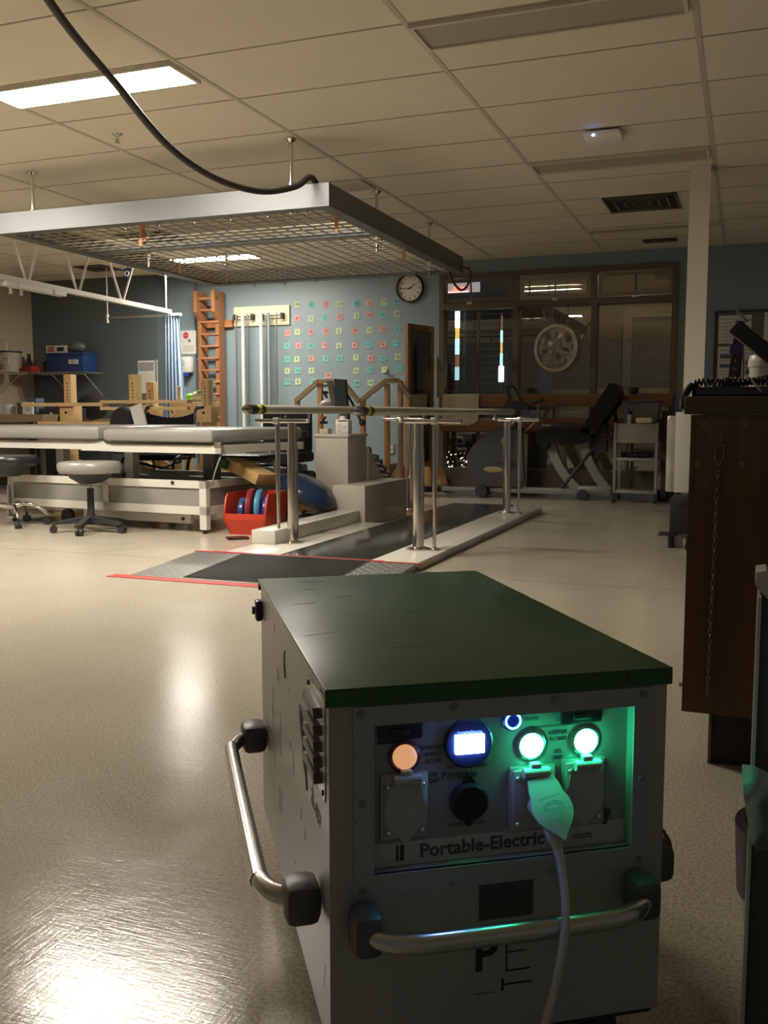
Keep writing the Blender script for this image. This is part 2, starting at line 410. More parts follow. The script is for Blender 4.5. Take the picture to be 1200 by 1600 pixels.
light_stick(-2.958, 12.0, [(1.95, 2.14, 3, .012), (1.80, 1.95, 2, .016), (1.66, 1.80, 1, .014), (1.50, 1.66, 2, .018), (1.30, 1.50, 0, .036)], .012, 'thin vertical glowing tube with a wide white foot, the right of two')
t = thing('fairy_lights', 'tangle of tiny white lights on the ground outside the left bay', 'lights', (-3.25, 11.0, -0.02))
pts = [(-3.42+0.36*random.random(), 11.0+0.12*random.random(), 0.215+0.22*random.random()**3.5) for i in range(90)]
pts.sort(key=lambda p: p[0]*0.6+p[2])
MB().tube(pts, 0.0025, 5).build('wire', black, t)
gl = P('fairy_glow', (1, 0.93, 0.85), 0.5, emit=6, ecol=(1, 0.9, 0.8))
for p in pts: MB().sphere(p, random.choice((0.003, 0.004, 0.006)), u=8, v=6).build('bulb', gl, t)
MB().box((-3.44, 10.95, -0.02), (-3.04, 11.2, 0.215)).build('trough', P('trough', (0.3, 0.27, 0.22), 0.8), t)
# invented lamp out of sight, added to brighten the courtyard
t = thing('added_courtyard_lamp', 'added warm fill lamp under the soffit of the courtyard outside the window', 'lamp', (-1.2, 11.7, 2.8))
MB().box((-1.3, 11.6, 2.86), (-1.1, 11.8, 2.899)).build('housing', black, t)
MB().sphere((-1.2, 11.7, 2.79), 0.075).build('bulb', P('courtyard_fill_glow', (1, 0.8, 0.55), 0.5, emit=95, ecol=(1, 0.8, 0.55)), t)
# red glow set outside in place of a red reflection in the glass
t = thing('red_reflection_glow', 'small red glow standing in for a reflection in the open top left light', 'sign', (-3.56, 12.1, -.02))
MB().box((-3.50, 12.13, -.02), (-3.47, 12.16, 2.6)).build('reflection_post', black, t)
MB().box((-3.72, 12.08, 2.46), (-3.28, 12.12, 2.68)).build('reflection_box', P('reflection_box', (0.30, 0.25, 0.27), 0.5, emit=0.35, ecol=(0.9, 0.75, 0.85)), t)
rg = P('red_glow', (1, 0.06, 0.03), 0.5, emit=5, ecol=(1, 0.08, 0.05))
for x in (-3.60, -3.50): MB().sphere((x, 12.06, 2.50), 0.022, (1, .5, 1.5)).build('red_glint', rg, t)
MB().box((-3.70, 12.065, 2.46), (-3.42, 12.075, 2.475)).build('red_edge', P('red_edge', (1, 0.3, 0.3), 0.5, emit=3, ecol=(1, 0.3, 0.3)), t)

# round stained glass hanging in the middle bay
t = thing('glass_suncatcher', 'large round leaded glass hanging in the middle window bay', 'window hanging', (-1.96, 10.30, 1.34))
n = Vector((math.sin(-0.25), -math.cos(0.25), 0)); ax = basis(n)[0]
if ax.x < 0: ax = -ax
cc = Vector((-1.96, 10.385, 1.597))
ringm = MB(); R0 = 0.243
ringm.lathe([(R0-0.022, -0.008), (R0+0.012, -0.008), (R0+0.012, 0.008), (R0-0.022, 0.008), (R0-0.022, -0.008)], cc, 48, n); ringm.build('outer_ring', P('mottled_glass_ring', (0.40, 0.34, 0.26), 0.35, var=0.4, vscale=25), t)
g1 = P('grey_glass_piece', (0.22, 0.20, 0.17), 0.25, var=0.3, vscale=20); g2 = P('dark_glass_piece', (0.045, 0.035, 0.03), 0.25); g3 = P('bright_glass_piece', (0.6, 0.57, 0.5), 0.2)
random.seed(11)
pieces = [(-.15, .07, .045, .03), (-.10, .13, .04, .03), (-.02, .15, .035, .045), (.06, .13, .04, .03), (.14, .10, .05, .04), (.16, .02, .045, .04), (.10, -.02, .05, .025), (.03, .04, .035, .05), (-.06, .05, .045, .035), (-.13, -.03, .055, .035), (-.06, -.04, .04, .03), (.02, -.08, .03, .05), (.07, -.14, .06, .04), (-.12, -.12, .05, .04), (.12, -.09, .04, .03), (-.17, -.01, .03, .03), (.0, .08, .03, .03)]
for k, (a, bb, ra, rb) in enumerate(pieces[:13]):
    ra *= .85; rb *= .85
    th0 = random.random()*3; poly = []
    for q in range(7):
        th = 2*math.pi*q/7; rr = 0.75+0.35*random.random(); ca = math.cos(th)*ra*rr; sa = math.sin(th)*rb*rr
        poly.append((a+ca*math.cos(th0)-sa*math.sin(th0), bb+ca*math.sin(th0)+sa*math.cos(th0)))
    MB().prism(poly, cc-n*0.003, ax, Z, 0.006).build('glass_piece', [g1, g2, g1, g3, g2][k % 5], t)
m = MB()
for a, c_ in (((-.2, .05), (.2, -.02)), ((-.1, .2), (.05, -.22)), ((.13, .17), (-.05, 0)), ((-.05, 0), (-.2, -.1)), ((.02, -.08), (.2, -.1))): m.tube([cc+ax*a[0]+Z*a[1], cc+ax*(a[0]+c_[0])/2+Z*((a[1]+c_[1])/2+.015), cc+ax*c_[0]+Z*c_[1]], .004, 6, 4)
m.build('leading', P('lead', (0.25, 0.22, 0.18), 0.4, 0.6), t)
MB().tube([cc+ax*-.11+Z*.235, (-2.12, 10.40, 2.05)], .0015, 5).tube([cc+ax*.12+Z*.23, (-1.80, 10.40, 2.05)], .0015, 5).build('hanging_string', P('string', (0.4, 0.36, 0.3), 0.8), t)

# ------------------------------------------------------------------ ceiling fixtures
def fixture(x0, y0, emit, label, sy=0.285, pos=None):
    x1 = x0+1.17
    t = thing('ceiling_light', label, 'ceiling light', ((x0+x1)/2, y0+sy/2, CEIL-0.02))
    m = MB()
    for q in (((x0, y0), (x1, y0+.018)), ((x0, y0+sy-.018), (x1, y0+sy)), ((x0, y0+.018), (x0+.018, y0+sy-.018)), ((x1-.018, y0+.018), (x1, y0+sy-.018))):
        m.box((q[0][0], q[0][1], CEIL-.020), (q[1][0], q[1][1], CEIL-0.001))
    m.build('frame', P('fixture_frame', (0.62, 0.57, 0.47), 0.5), t)
    d = P('lit_diffuser_%s' % emit, (1, 0.95, 0.85), 0.6, emit=emit, ecol=(1.0, 0.935, 0.81)) if emit else P('unlit_diffuser', (0.42, 0.38, 0.31), 0.45)
    MB().box((x0+.018, y0+.018, CEIL-.009), (x1-.018, y0+sy-.018, CEIL-.004)).build('diffuser', d, t)
    return t
fixture(-3.86, 4.14, LAMP_NEAR, 'bright white lit ceiling light at the upper left')
fixture(-6.15, 4.14, LAMP_NEAR, 'lit ceiling light beyond the left frame edge over the treatment tables')
fixture(-6.15, 9.1, LAMP_FAR, 'lit ceiling light shining through the wire mesh grid', 0.28)
fixture(-1.46, 4.14, 0, 'unlit ceiling light, the nearest and largest at the top right')
fixture(-1.46, 6.62, 0, 'unlit ceiling light just beyond the white wireless router')
fixture(-1.46, 9.1, 0, 'unlit ceiling light nearest the dark window wall', 0.22)
fixture(-3.86, 6.62, 0, 'unlit ceiling light above the near half of the mesh grid')
def vent(x0, y0, x1, y1, label, k=4):
    t = thing('ceiling_vent', label, 'air vent', ((x0+x1)/2, (y0+y1)/2, CEIL-.01))
    MB().box((x0, y0, CEIL-.004), (x1, y1, CEIL-.001)).build('duct_opening', P('duct_dark', (0.02, 0.018, 0.014), 0.8), t)
    m = MB(); cx, cy = (x0+x1)/2, (y0+y1)/2; hx, hy = (x1-x0)/2, (y1-y0)/2
    for i in range(k):
        f = 1 - i/k; a, b_ = hx*f, hy*f; wd = 0.018
        for q in (((cx-a, cy-b_), (cx+a, cy-b_+wd)), ((cx-a, cy+b_-wd), (cx+a, cy+b_)), ((cx-a, cy-b_), (cx-a+wd, cy+b_)), ((cx+a-wd, cy-b_), (cx+a, cy+b_))):
            m.box((q[0][0], q[0][1], CEIL-.014+i*.002), (q[1][0], q[1][1], CEIL-.009+i*.002))
    m.build('diffuser_blades', P('vent_blade', (0.13, 0.115, 0.085), 0.5), t)
vent(-1.14, 7.86, -0.57, 8.43, 'square dark louvered ceiling vent beside the white column')
vent(-1.02, 9.82, -0.70, 9.98, 'small slotted ceiling vent close to the window wall', 2)
vent(-5.72, 7.72, -5.17, 8.27, 'dark ceiling vent seen above the wire mesh grid')
vent(-7.35, 9.2, -6.95, 9.6, 'dark ceiling vent above the slate wall at far left')

# white wireless router on the ceiling
t = thing('wireless_router', 'white ceiling wireless router with a small blue lamp', 'router', (-0.88, 6.08, CEIL-.055))
MB().box((-0.995, 5.97, CEIL-.05), (-0.765, 6.19, CEIL-.012), bev=0.018).build('housing', P('router_white', (0.85, 0.83, 0.80), 0.4), t)
MB().box((-0.95, 6.02, CEIL-.014), (-0.81, 6.14, CEIL-0.0005)).build('mount', black, t)
MB().sphere((-0.925, 5.975, CEIL-.040), 0.0075).build('status_lamp', P('blue_lamp', (0.1, 0.25, 1), 0.4, emit=18, ecol=(0.12, 0.3, 1)), t)
t = thing('fire_sprinkler', 'small chrome fire sprinkler on the ceiling below the lit fixture', 'sprinkler', (-3.672, 5.054, CEIL-.06))
MB().lathe([(.03, -.004), (.034, -.001), (.012, -.012), (.012, -.03), (.008, -.045)][::-1], (-3.672, 5.054, CEIL), 20).build('escutcheon', chrome, t)
MB().cyl((-3.672, 5.054, CEIL-.052), (-3.672, 5.054, CEIL-.049), .016, seg=12).build('deflector', chrome, t)

# white column reaching the ceiling
column_m = P('column_paint', (0.72, 0.67, 0.57), 0.5)
struct('trim_5', MB().box((-0.42, 7.12, 0.0), (-0.30, 7.26, CEIL), bev=.004).box((-0.428, 7.105, 0.9), (-0.292, 7.13, CEIL-.002)), column_m)

# ------------------------------------------------------------------ suspended mesh canopy
ct = thing('suspension_grid', 'large silver framed wire mesh grid hung below the ceiling', 'suspension grid', (-3.72, 6.95, 2.15))
alum = P('brushed_aluminium', (0.155, 0.155, 0.16), 0.42, 0.35, bump=0.03, bscale=40)
x0, x1, y0, y1, z0, z1 = -5.03, -2.44, 5.47, 8.42, 2.15, 2.29
m = MB(); m.box((x0, y0, z0), (x1, y0+.035, z1)).box((x0, y1-.035, z0), (x1, y1, z1)).box((x0, y0+.035, z0), (x0+.035, y1-.035, z1)).box((x1-.035, y0+.035, z0), (x1, y1-.035, z1))
m.box((x0+.036, 6.42, z0+.001), (x1-.036, 6.47, z0+.05)); m.box((x0+.036, 5.506, z0+.002), (x1-.036, 5.56, z0+.006)).box((x1-.10, 5.561, z0+.002), (x1-.036, y1-.11, z0+.006)).box((x0+.036, 5.561, z0+.002), (x0+.1, y1-.11, z0+.006)).box((x0+.036, y1-.1, z0+.002), (x1-.036, y1-.036, z0+.006))
m.build('frame', alum, ct)
wire = P('mesh_wire', (0.46, 0.42, 0.34), 0.45, 0.3)
m = MB(); a = x0+.08
while a < x1-.04: m.box((a-.0028, y0+.03, z0+.012), (a+.0028, y1-.03, z0+.019)); a += .105
a = y0+.08
while a < y1-.04: m.box((x0+.03, a-.0028, z0+.019), (x1-.03, a+.0028, z0+.026)); a += .105
m.build('wire_mesh', wire, ct)
for (x, y) in ((-2.72, 5.52), (-2.72, 7.0), (-2.72, 8.3), (-4.8, 5.6), (-4.8, 7.0), (-4.8, 8.3)):
    r = MB().cyl((x, y, 2.13), (x, y, CEIL-.02), .013, seg=14).lathe([(.036, -.012), (.036, -.008), (.014, -.03), (.014, -.05)][::-1], (x, y, CEIL+.004), 20).cyl((x, y, 2.30), (x, y, 2.32), .022, seg=14)
    r.build('hanger_rod', chrome, ct)
eb = MB()
for i in range(9):
    x = x0+.25+i*.27
    eb.cyl((x, y0+.06, 2.125), (x, y0+.06, 2.155), .006, seg=8)
for i in range(7): eb.cyl((x1-.06, y0+.3+i*.38, 2.12), (x1-.06, y0+.3+i*.38, 2.155), .006, seg=8); eb.cyl((x0+.5+i*.33, y1-.05, 2.12), (x0+.5+i*.33, y1-.05, 2.155), .006, seg=8)
eb.build('eye_bolts', steel, ct)
strap_m = P('tan_strap', (0.55, 0.27, 0.14), 0.75)
def strap(x, y, L, label):
    m = MB().box((x-.011, y-.004, z0-L), (x+.011, y+.004, z0+.03))
    one('loop_strap', m, strap_m, label, 'strap', None)
strap(-2.50, 5.72, .11, 'tan loop strap hanging at the near right corner of the mesh grid')
strap(-2.50, 7.0, .12, 'tan loop strap hanging halfway along the right edge of the mesh grid')
strap(-4.62, 7.2, .05, 'short tan strap under the lit fixture')
m = MB().box((-3.955, 5.66, z0-.12), (-3.93, 5.668, z0-.002), rot=Matrix.Rotation(.08, 3, 'Y')).box((-3.93, 5.669, z0-.085), (-3.915, 5.677, z0+.0), rot=Matrix.Rotation(-.2, 3, 'Y')).box((-3.955, 5.66, z0-.004), (-3.915, 5.677, z0+.03))
one('loop_strap', m, strap_m, 'doubled tan loop strap hanging left of centre under the mesh grid', 'strap')
# hose swooping from the ceiling to the grid
hose_pts = [(-2.676, 3.215, 2.568), (-2.706, 3.293, 2.546), (-2.729, 3.491, 2.471), (-2.727, 3.75, 2.368), (-2.733, 4.16, 2.207), (-2.72, 4.582, 2.143), (-2.66, 4.98, 2.15), (-2.587, 5.292, 2.235), (-2.553, 5.42, 2.315), (-2.56, 5.52, 2.32), (-2.57, 5.62, 2.27)]
one('corrugated_hose', MB().tube(hose_pts, .0185, 14, 8), P('hose', (0.045, 0.045, 0.042), 0.55), 'thick dark grey hose drooping from the ceiling to the mesh grid', 'hose')
m = MB().tube([(-2.57, 5.60, 2.24), (-2.565, 5.75, 2.205), (-2.56, 6.2, 2.20), (-2.56, 6.4, 2.20)], .016, 10, 4).tube([(-2.56, 6.5, 2.2), (-2.55, 7.4, 2.2), (-2.55, 8.1, 2.2)], .013, 8, 4)
one('black_cable_run', m, black, 'black cable lying along the right side of the mesh grid', 'cable')
one('dark_red_cable', MB().tube([(-2.535, 8.32, 2.17), (-2.52, 8.32, 2.10), (-2.47, 8.32, 2.02), (-2.42, 8.32, 1.985), (-2.37, 8.32, 2.02), (-2.345, 8.32, 2.10), (-2.35, 8.32, 2.16), (-2.42, 8.34, 2.19), (-2.46, 8.36, 2.20)], .011, 10, 6), P('dark_red', (0.09, 0.015, 0.012), 0.5), 'dark red cord looped below the far corner of the mesh grid', 'cable')

# ceiling track with its V struts
t = thing('patient_lift_track', 'white overhead lift rail on V shaped struts at left', 'lift track', (-6.05, 7.6, 2.0))
p0 = Vector((-5.93, 5.9, 2.035)); p1 = Vector((-6.17, 9.38, 2.045))
d = (p1-p0).normalized(); R = Matrix.Rotation(math.atan2(d.y, d.x), 3, 'Z')
L_ = (p1-p0).length; mid = (p0+p1)/2
m = MB().box(mid-Vector((L_/2, .03, .02)), mid+Vector((L_/2, .03, .025)), rot=R); m.build('rail', white_paint, t)
for f0, dy in ((.115, .22), (.285, .22), (.50, .25), (.72, .28)):
    q = p0+(p1-p0)*f0
    for sgn in (-1, 1):
        MB().cyl(q+Vector((0, sgn*.02, .02)), (q.x, q.y+sgn*dy, CEIL-.001), .0125, seg=10).build('strut', white_paint, t)
for f0, f1 in ((.19, .23), (.24, .37), (.38, .43)):
    q = p0+(p1-p0)*((f0+f1)/2); hl = (f1-f0)*L_/2
    MB().box(q-Vector((hl, .045, .06)), q+Vector((hl, .045, -.022)), rot=R).build('trolley', P('trolley_white', (0.7, 0.68, 0.62), 0.4), t)
for f0 in (.22, .26): q = p0+(p1-p0)*f0; MB().box(q-Vector((.01, .01, .12)), q+Vector((.01, .01, -.06))).build('hook', white_paint, t)
MB().cyl((-6.2, 9.36, 2.02), (-6.2, 9.36, CEIL-.001), .009, seg=8).build('end_rod', white_paint, t)
t = thing('curtain_rail', 'thin grey curtain rail across the slate wall', 'curtain rail', (-6.7, 9.4, 2.0))
MB().box((-7.05, 9.40, 1.995), (-6.22, 9.425, 2.02)).build('rail', P('rail_grey', (0.25, 0.24, 0.22), 0.4, .5), t)
MB().cyl((-7.04, 9.41, 1.95), (-7.04, 9.41, 2.045), .018, seg=10).cyl((-7.04, 9.41, 2.04), (-7.04, 9.41, CEIL-.001), .006, seg=8).build('end_stop', white_paint, t)
def cf(u, v):
    wd = 0.11 + 0.07*v; x = -6.165+(u-.5)*wd*1.6 + .02*v; yy = 9.42 + (0.03+.01*v)*math.sin(u*math.pi*11) + .012*math.sin(u*31+v*3)
    return Vector((x, yy, 2.0-v*1.62))
t = thing('privacy_curtain', 'pale blue pleated privacy curtain gathered on the rail end', 'curtain', (-6.13, 9.42, .38))
MB().grid(cf, 88, 16).build('cloth', P('blue_curtain', (0.34, 0.47, 0.64), 0.8, var=0.06, vscale=12), t, flipfix=False, sharp=180)
MB().box((-6.21, 9.395, 2.0), (-6.05, 9.445, 2.03)).build('heading', P('curtain_head', (0.5, 0.5, 0.45), 0.7), t)
t = thing('hanging_room_sign', 'tiny square blue hanging sign with a white ring', 'sign', (-6.66, 9.3, 2.43))
MB().box((-6.71, 9.29, 2.43), (-6.62, 9.31, 2.54)).build('plate', P('sign_blue', (0.02, 0.04, 0.25), 0.5), t)
MB().ring((-6.665, 9.283, 2.482), .026, .009, (0, 1, 0), 20).build('white_ring', P('sign_white', (0.8, 0.8, 0.8), 0.5), t)
MB().cyl((-6.665, 9.3, 2.54), (-6.665, 9.3, CEIL-.001), .003, seg=6).build('rod', black, t)
# ================================================================== BACK WALL THINGS
# clock
cx, cz, cy = -3.637, 2.315, YB-.002
t = thing('wall_clock', 'round black rimmed wall clock with white face', 'clock', (cx, cy, cz-.165))
MB().lathe([(.165, 0), (.165, .035), (.150, .045), (.145, .03), (.145, .012)], (cx, cy, cz), 48, (0, -1, 0)).build('rim', black, t)
f = MB().lathe([(.147, .010), (.147, .016)], (cx, cy, cz), 48, (0, -1, 0)); face = f.build('face', P('clock_face', (0.66, 0.62, 0.54), 0.5), t)
m = MB()
for h in range(1, 13):
    a = math.radians(90-30*h); m.text(str(h), .036, (cx+math.cos(a)*.115, cy-.0175, cz+math.sin(a)*.115), X, Z, bold=True)
    m.text(str(h+12 if h < 12 else 24), .014, (cx+math.cos(a)*.083, cy-.0175, cz+math.sin(a)*.083), X, Z)
for k in range(60):
    a = math.radians(6*k); m.box((cx+math.cos(a)*.137-.001, cy-.0178, cz+math.sin(a)*.137-.003), (cx+math.cos(a)*.137+.001, cy-.017, cz+math.sin(a)*.137+.003), rot=Matrix.Rotation(math.pi/2-a, 3, 'Y'))
m.build('numerals', ink, t)
def hand(name, ang, L, w_):
    a = math.radians(90-ang); dx, dz = math.cos(a), math.sin(a)
    MB().prism([(-w_, -.02), (w_, -.02), (w_*.5, L), (-w_*.5, L)], (cx, cy-.019, cz), (dz, 0, -dx), (dx, 0, dz), .002).build(name, ink, t)
hand('hour_hand', 52, .075, .006); hand('minute_hand', 266, .125, .0045)
MB().cyl((cx, cy-.018, cz), (cx, cy-.024, cz), .009, seg=14).build('hub', ink, t)

# sticky notes
NOTES=[
 [ (-5.07,2.19,'g','14'),(-4.89,2.18,'t','13'),(-4.69,2.18,'p','15'),(-4.51,2.17,'g','17'),(-4.30,2.175,'t','12'),(-4.14,2.17,'p','5'),(-3.96,2.175,'g','19'),(-3.81,2.18,'t','20') ],
 [ (-5.07,2.03,'p','6'),(-4.89,2.02,'g','2'),(-4.71,2.022,'t','3'),(-4.52,2.025,'p','7'),(-4.30,2.03,'g','1'),(-4.14,2.035,'p','12'),(-3.98,2.03,'t','8'),(-3.80,2.035,'g','20') ],
 [ (-5.20,1.86,'p','11'),(-5.07,1.868,'g','4'),(-4.89,1.862,'p','10'),(-4.70,1.863,'p','15'),(-4.53,1.86,'g','5'),(-4.32,1.863,'p','14'),(-4.14,1.858,'g','19'),(-3.97,1.868,'p','10'),(-3.79,1.866,'t','21') ],
 [ (-5.21,1.705,'t','7'),(-5.06,1.705,'p','3'),(-4.90,1.695,'t','12'),(-4.71,1.70,'p','4'),(-4.53,1.69,'g','6'),(-4.33,1.69,'p','9'),(-4.15,1.69,'t','13'),(-3.97,1.69,'p','8'),(-3.81,1.702,'t','11') ],
 [ (-5.21,1.543,'t','14'),(-5.08,1.545,'g','9'),(-4.89,1.55,'p','2'),(-4.70,1.543,'t','9'),(-4.52,1.546,'t','6'),(-4.31,1.55,'g','7'),(-4.13,1.535,'p','9'),(-3.97,1.535,'t','11'),(-3.79,1.545,'g','16') ],
 [ (-5.21,1.405,'g','5'),(-5.07,1.41,'t','16'),(-4.89,1.404,'g','9'),(-4.67,1.345,'p','10'),(-4.31,1.393,'g','11'),(-4.13,1.403,'t','15'),(-3.95,1.402,'g','7'),(-3.77,1.408,'t','13') ],
 [ (-5.21,1.276,'t','19'),(-5.07,1.277,'g','8'),(-4.87,1.272,'t','17'),(-4.30,1.252,'t','18'),(-4.13,1.252,'g','18') ],
]
ncol = dict(g=('pale green', P('note_green', (0.78, 0.88, 0.60), 0.8)), t=('turquoise', P('note_teal', (0.34, 0.80, 0.72), 0.8)), p=('pink', P('note_pink', (1.0, 0.52, 0.50), 0.8)))
penm = P('pen_grey', (0.07, 0.08, 0.09), 0.8)
ords = ['first', 'second', 'third', 'fourth', 'fifth', 'sixth', 'seventh', 'eighth', 'ninth']
rown = ['top', 'second', 'third', 'fourth', 'fifth', 'sixth', 'bottom']
random.seed(3)
for ri, row in enumerate(NOTES):
    for ci, (nx, nz, c, s_) in enumerate(row):
        a = random.uniform(-.07, .07); mt = ncol[c][1]
        r = Vector((math.cos(a), 0, math.sin(a))); up = Vector((-math.sin(a), 0, math.cos(a)))
        curl = .006 if not (ri == 5 and ci == 6) else .03
        o = Vector((nx, YB-.0015, nz)); m = MB([mt, penm])
        h = .037
        def nf(u, v, o=o, r=r, up=up, curl=curl, h=h):
            k = v*v*(0.4+u*.9 if curl > .01 else 1)
            return o + r*((u-.5)*2*h - (.012*k if curl > .01 else 0)) + up*(.5-v)*2*h - Y*curl*k
        m.grid(nf, 4, 4)
        n_ = len(m.bm.faces)
        ex = bmesh.ops.solidify(m.bm, geom=m.bm.faces[:], thickness=.0006)
        m.mi = 1; m.text(s_, .046, o - Y*(curl*.55+.003), r, up, .0002)
        one('sticky_note', m, None, f'{ncol[c][0]} sticky note reading {s_}, {ords[ci]} from left in the {rown[ri]} row', 'sticky note', 'numbered sticky notes on the blue wall')
one('sticky_note', MB().box((-4.76, YB-.03, 1.243), (-4.66, YB-.002, 1.262)), P('note_pale_pink', (0.8, 0.5, 0.5), 0.8), 'folded pink sticky note just above the wooden handrail', 'sticky note', 'numbered sticky notes on the blue wall')

# wall bars (stall bars)
t = thing('wall_bars', 'tall reddish wooden wall bars with a hooked top', 'wall bars', (-6.17, 10.2, 0))
for xa in (-6.275, -6.03):
    w_ = .05
    poly = [(-10.36, .0), (-10.22, .0), (-10.22, 2.02), (-10.13, 2.12), (-10.13, 2.37), (-10.36, 2.37)]
    MB().prism([(-p[0], p[1]) for p in poly][::-1], (xa, 0, 0), (0, 1, 0), (0, 0, 1), -w_).build('upright', ladderwood, t)
ladX = WOOD('reddish_oak_across', (0.40, 0.175, 0.075), 0.35, 0.75, 'X')
for k in range(14):
    z = .25+k*.145
    MB().box((-6.28, 10.20, z), (-6.03, 10.235, z+.024), bev=.008).build('rung', ladX, t)
MB().cyl((-6.28, 10.18, 2.28), (-6.03, 10.18, 2.28), .017, seg=12).build('top_rung', ladX, t)
MB().box((-6.32, 10.36, 1.95), (-5.93, YB-.001, 2.04)).build('wall_cleat', ladX, t)
for z in (1.42, 1.56, 1.70, 1.85): MB().sphere((-6.33, 10.215, z), .008).build('bolt_head', chrome, t)

# pole rack on a cream board
t = thing('pole_rack', 'cream wooden rack board with black hooks on the blue wall', 'pole rack', (-5.54, 10.41, 1.95))
MB().box((-5.92, 10.395, 1.955), (-5.165, YB-.001, 2.19), bev=.003).build('board', P('cream_board', (0.66, 0.62, 0.44), 0.6), t)
for a, b_ in ((-5.90, -5.62), (-5.54, -5.22)):
    MB().cyl((a, 10.33, 2.065), (b_, 10.33, 2.065), .006, seg=8).build('hook_bar', black, t)
    for x in (a+.02, b_-.02): MB().box((x-.014, 10.325, 2.03), (x+.014, 10.395, 2.095)).build('bracket', black, t)
for x, r, lab, mt in ((-5.84, .009, 'thin dark metal pole, first from the left on the cream rack', steel), (-5.75, .022, 'thick white pole, the left of two on the cream rack', P('white_pole', (0.6, 0.62, 0.6), 0.3)), (-5.685, .011, 'thin steel pole beside the left white pole on the rack', steel),
                       (-5.50, .022, 'thick white pole, the right of two on the cream rack', MATS['white_pole']), (-5.435, .011, 'thin steel pole just right of the right white pole', steel), (-5.40, .016, 'grey blue pole behind the steel ones on the rack', P('blue_pole', (0.25, 0.3, 0.33), 0.3)), (-5.295, .010, 'thin dark metal pole, last on the right of the rack', steel)):
    one('exercise_pole', MB().cyl((x, 10.31, .02), (x, 10.31, 2.09), r, seg=14).sphere((x, 10.31, 2.09), r, u=12, v=6), mt, lab, 'pole', 'poles hanging from the cream rack')

# poster and dispenser on the pilaster
t = thing('stop_poster', 'white poster with a red stop sign and green plant picture', 'poster', (-6.54, 10.34, 1.635))
MB().box((-6.65, 10.343, 1.635), (-6.43, 10.349, 1.925)).build('sheet', paper, t)
MB().lathe([(.042, 0), (.042, .001)], (-6.575, 10.3425, 1.865), 8, (0, -1, 0)).build('red_disc', P('poster_red', (0.45, 0.02, 0.05), 0.6), t)
MB().text('STOP', .024, (-6.575, 10.3412, 1.865), X, Z).build('sign_word', paper, t)
m = MB()
for a in range(0, 360, 60): m.prism([(0, -.008), (.032, 0), (0, .008)], (-6.525, 10.3425, 1.80), (math.cos(math.radians(a)), 0, math.sin(math.radians(a))), (-math.sin(math.radians(a)), 0, math.cos(math.radians(a))), .001)
m.build('plant_picture', P('poster_green', (0.03, 0.16, 0.09), 0.6), t)
m = MB()
for k in range(6): m.box((-6.62, 10.342, 1.735-k*.014), (-6.46-.01*(k % 3), 10.3428, 1.739-k*.014))
m.build('text_lines', P('grey_print', (0.25, 0.25, 0.25), 0.8), t)
t = thing('soap_dispenser', 'white wall dispenser with a blue base below the stop poster', 'dispenser', (-6.54, 10.3, 1.34))
MB().box((-6.625, 10.24, 1.395), (-6.455, 10.348, 1.60), bev=.03).build('housing', P('disp_white', (0.62, 0.61, 0.57), 0.3), t)
MB().box((-6.61, 10.235, 1.36), (-6.50, 10.33, 1.405), bev=.01).build('drip_tray', P('disp_blue', (0.03, 0.05, 0.35), 0.4), t)
MB().sphere((-6.56, 10.25, 1.52), .038, (1, .5, 1.3)).build('window', P('disp_grey', (0.4, 0.42, 0.42), 0.2), t)
# notices on the slate wall
def notice(x0, x1, z0, z1, yy, label, dark=True, pics=0):
    t = thing('paper_notice', label, 'notice', ((x0+x1)/2, yy, z0))
    MB().box((x0, yy-.003, z0), (x1, yy, z1)).build('sheet', paper, t)
    m = MB(); z = z1-.03
    random.seed(int(abs(x0)*1000))
    if pics: m.box((x0+.01, yy-.004, z1-.13), (x1-.02, yy-.003, z1-.02)); z = z1-.16
    while z > z0+.02: m.box((x0+.02, yy-.004, z), (x1-.02-random.random()*.06, yy-.003, z+.005)); z -= .018
    m.build('printing', P('grey_print', (0.25, 0.25, 0.25), 0.8), t); return t
notice(-7.12, -6.87, 1.15, 1.55, 10.10, 'white notice with dark photos on the slate wall beside the curtain', pics=1)
notice(-6.85, -6.835, 1.16, 1.56, 10.10, 'narrow edge of a second notice on the slate wall')
# outlet on blue wall
t = thing('wall_outlet', 'grey wall outlet plate between the wooden handrail posts', 'outlet', (-3.86, YB-.005, .42))
MB().box((-3.895, YB-.008, .42), (-3.825, YB-.001, .54), bev=.002).build('plate', P('outlet_plate', (0.22, 0.21, 0.19), 0.4), t)
for z in (.455, .505): MB().cyl((-3.86, YB-.008, z), (-3.86, YB-.011, z), .018, seg=16).build('socket', P('outlet_face', (0.5, 0.48, 0.42), 0.4), t)

# wire shelf in the corner
sh = thing('wire_shelf', 'white wire corner shelf on angled brackets at far left', 'shelf', (-8.2, 9.8, 1.40))
m = MB(); m.cyl((-8.32, 9.72, 1.405), (-7.60, 9.72, 1.405), .005, seg=6).cyl((-8.32, 9.72, 1.38), (-7.60, 9.72, 1.38), .005, seg=6).cyl((-8.42, 9.6, 1.405), (-8.42, 7.4, 1.405), .005, seg=6).cyl((-8.42, 9.6, 1.38), (-8.42, 7.4, 1.38), .005, seg=6)
m.tube([(-8.42, 9.6, 1.405), (-8.39, 9.7, 1.405), (-8.32, 9.72, 1.405)], .005, 6)
k = -8.72
while k < -7.6: m.cyl((k, 9.72, 1.405), (k, 10.09, 1.405), .0022, seg=5); k += .028
k = 7.4
while k < 10.09: m.cyl((-8.73, k, 1.402), (-8.42, k, 1.402), .0022, seg=5); k += .028
m.build('wire_deck', P('shelf_wire', (0.36, 0.34, 0.29), 0.4, .2), sh)
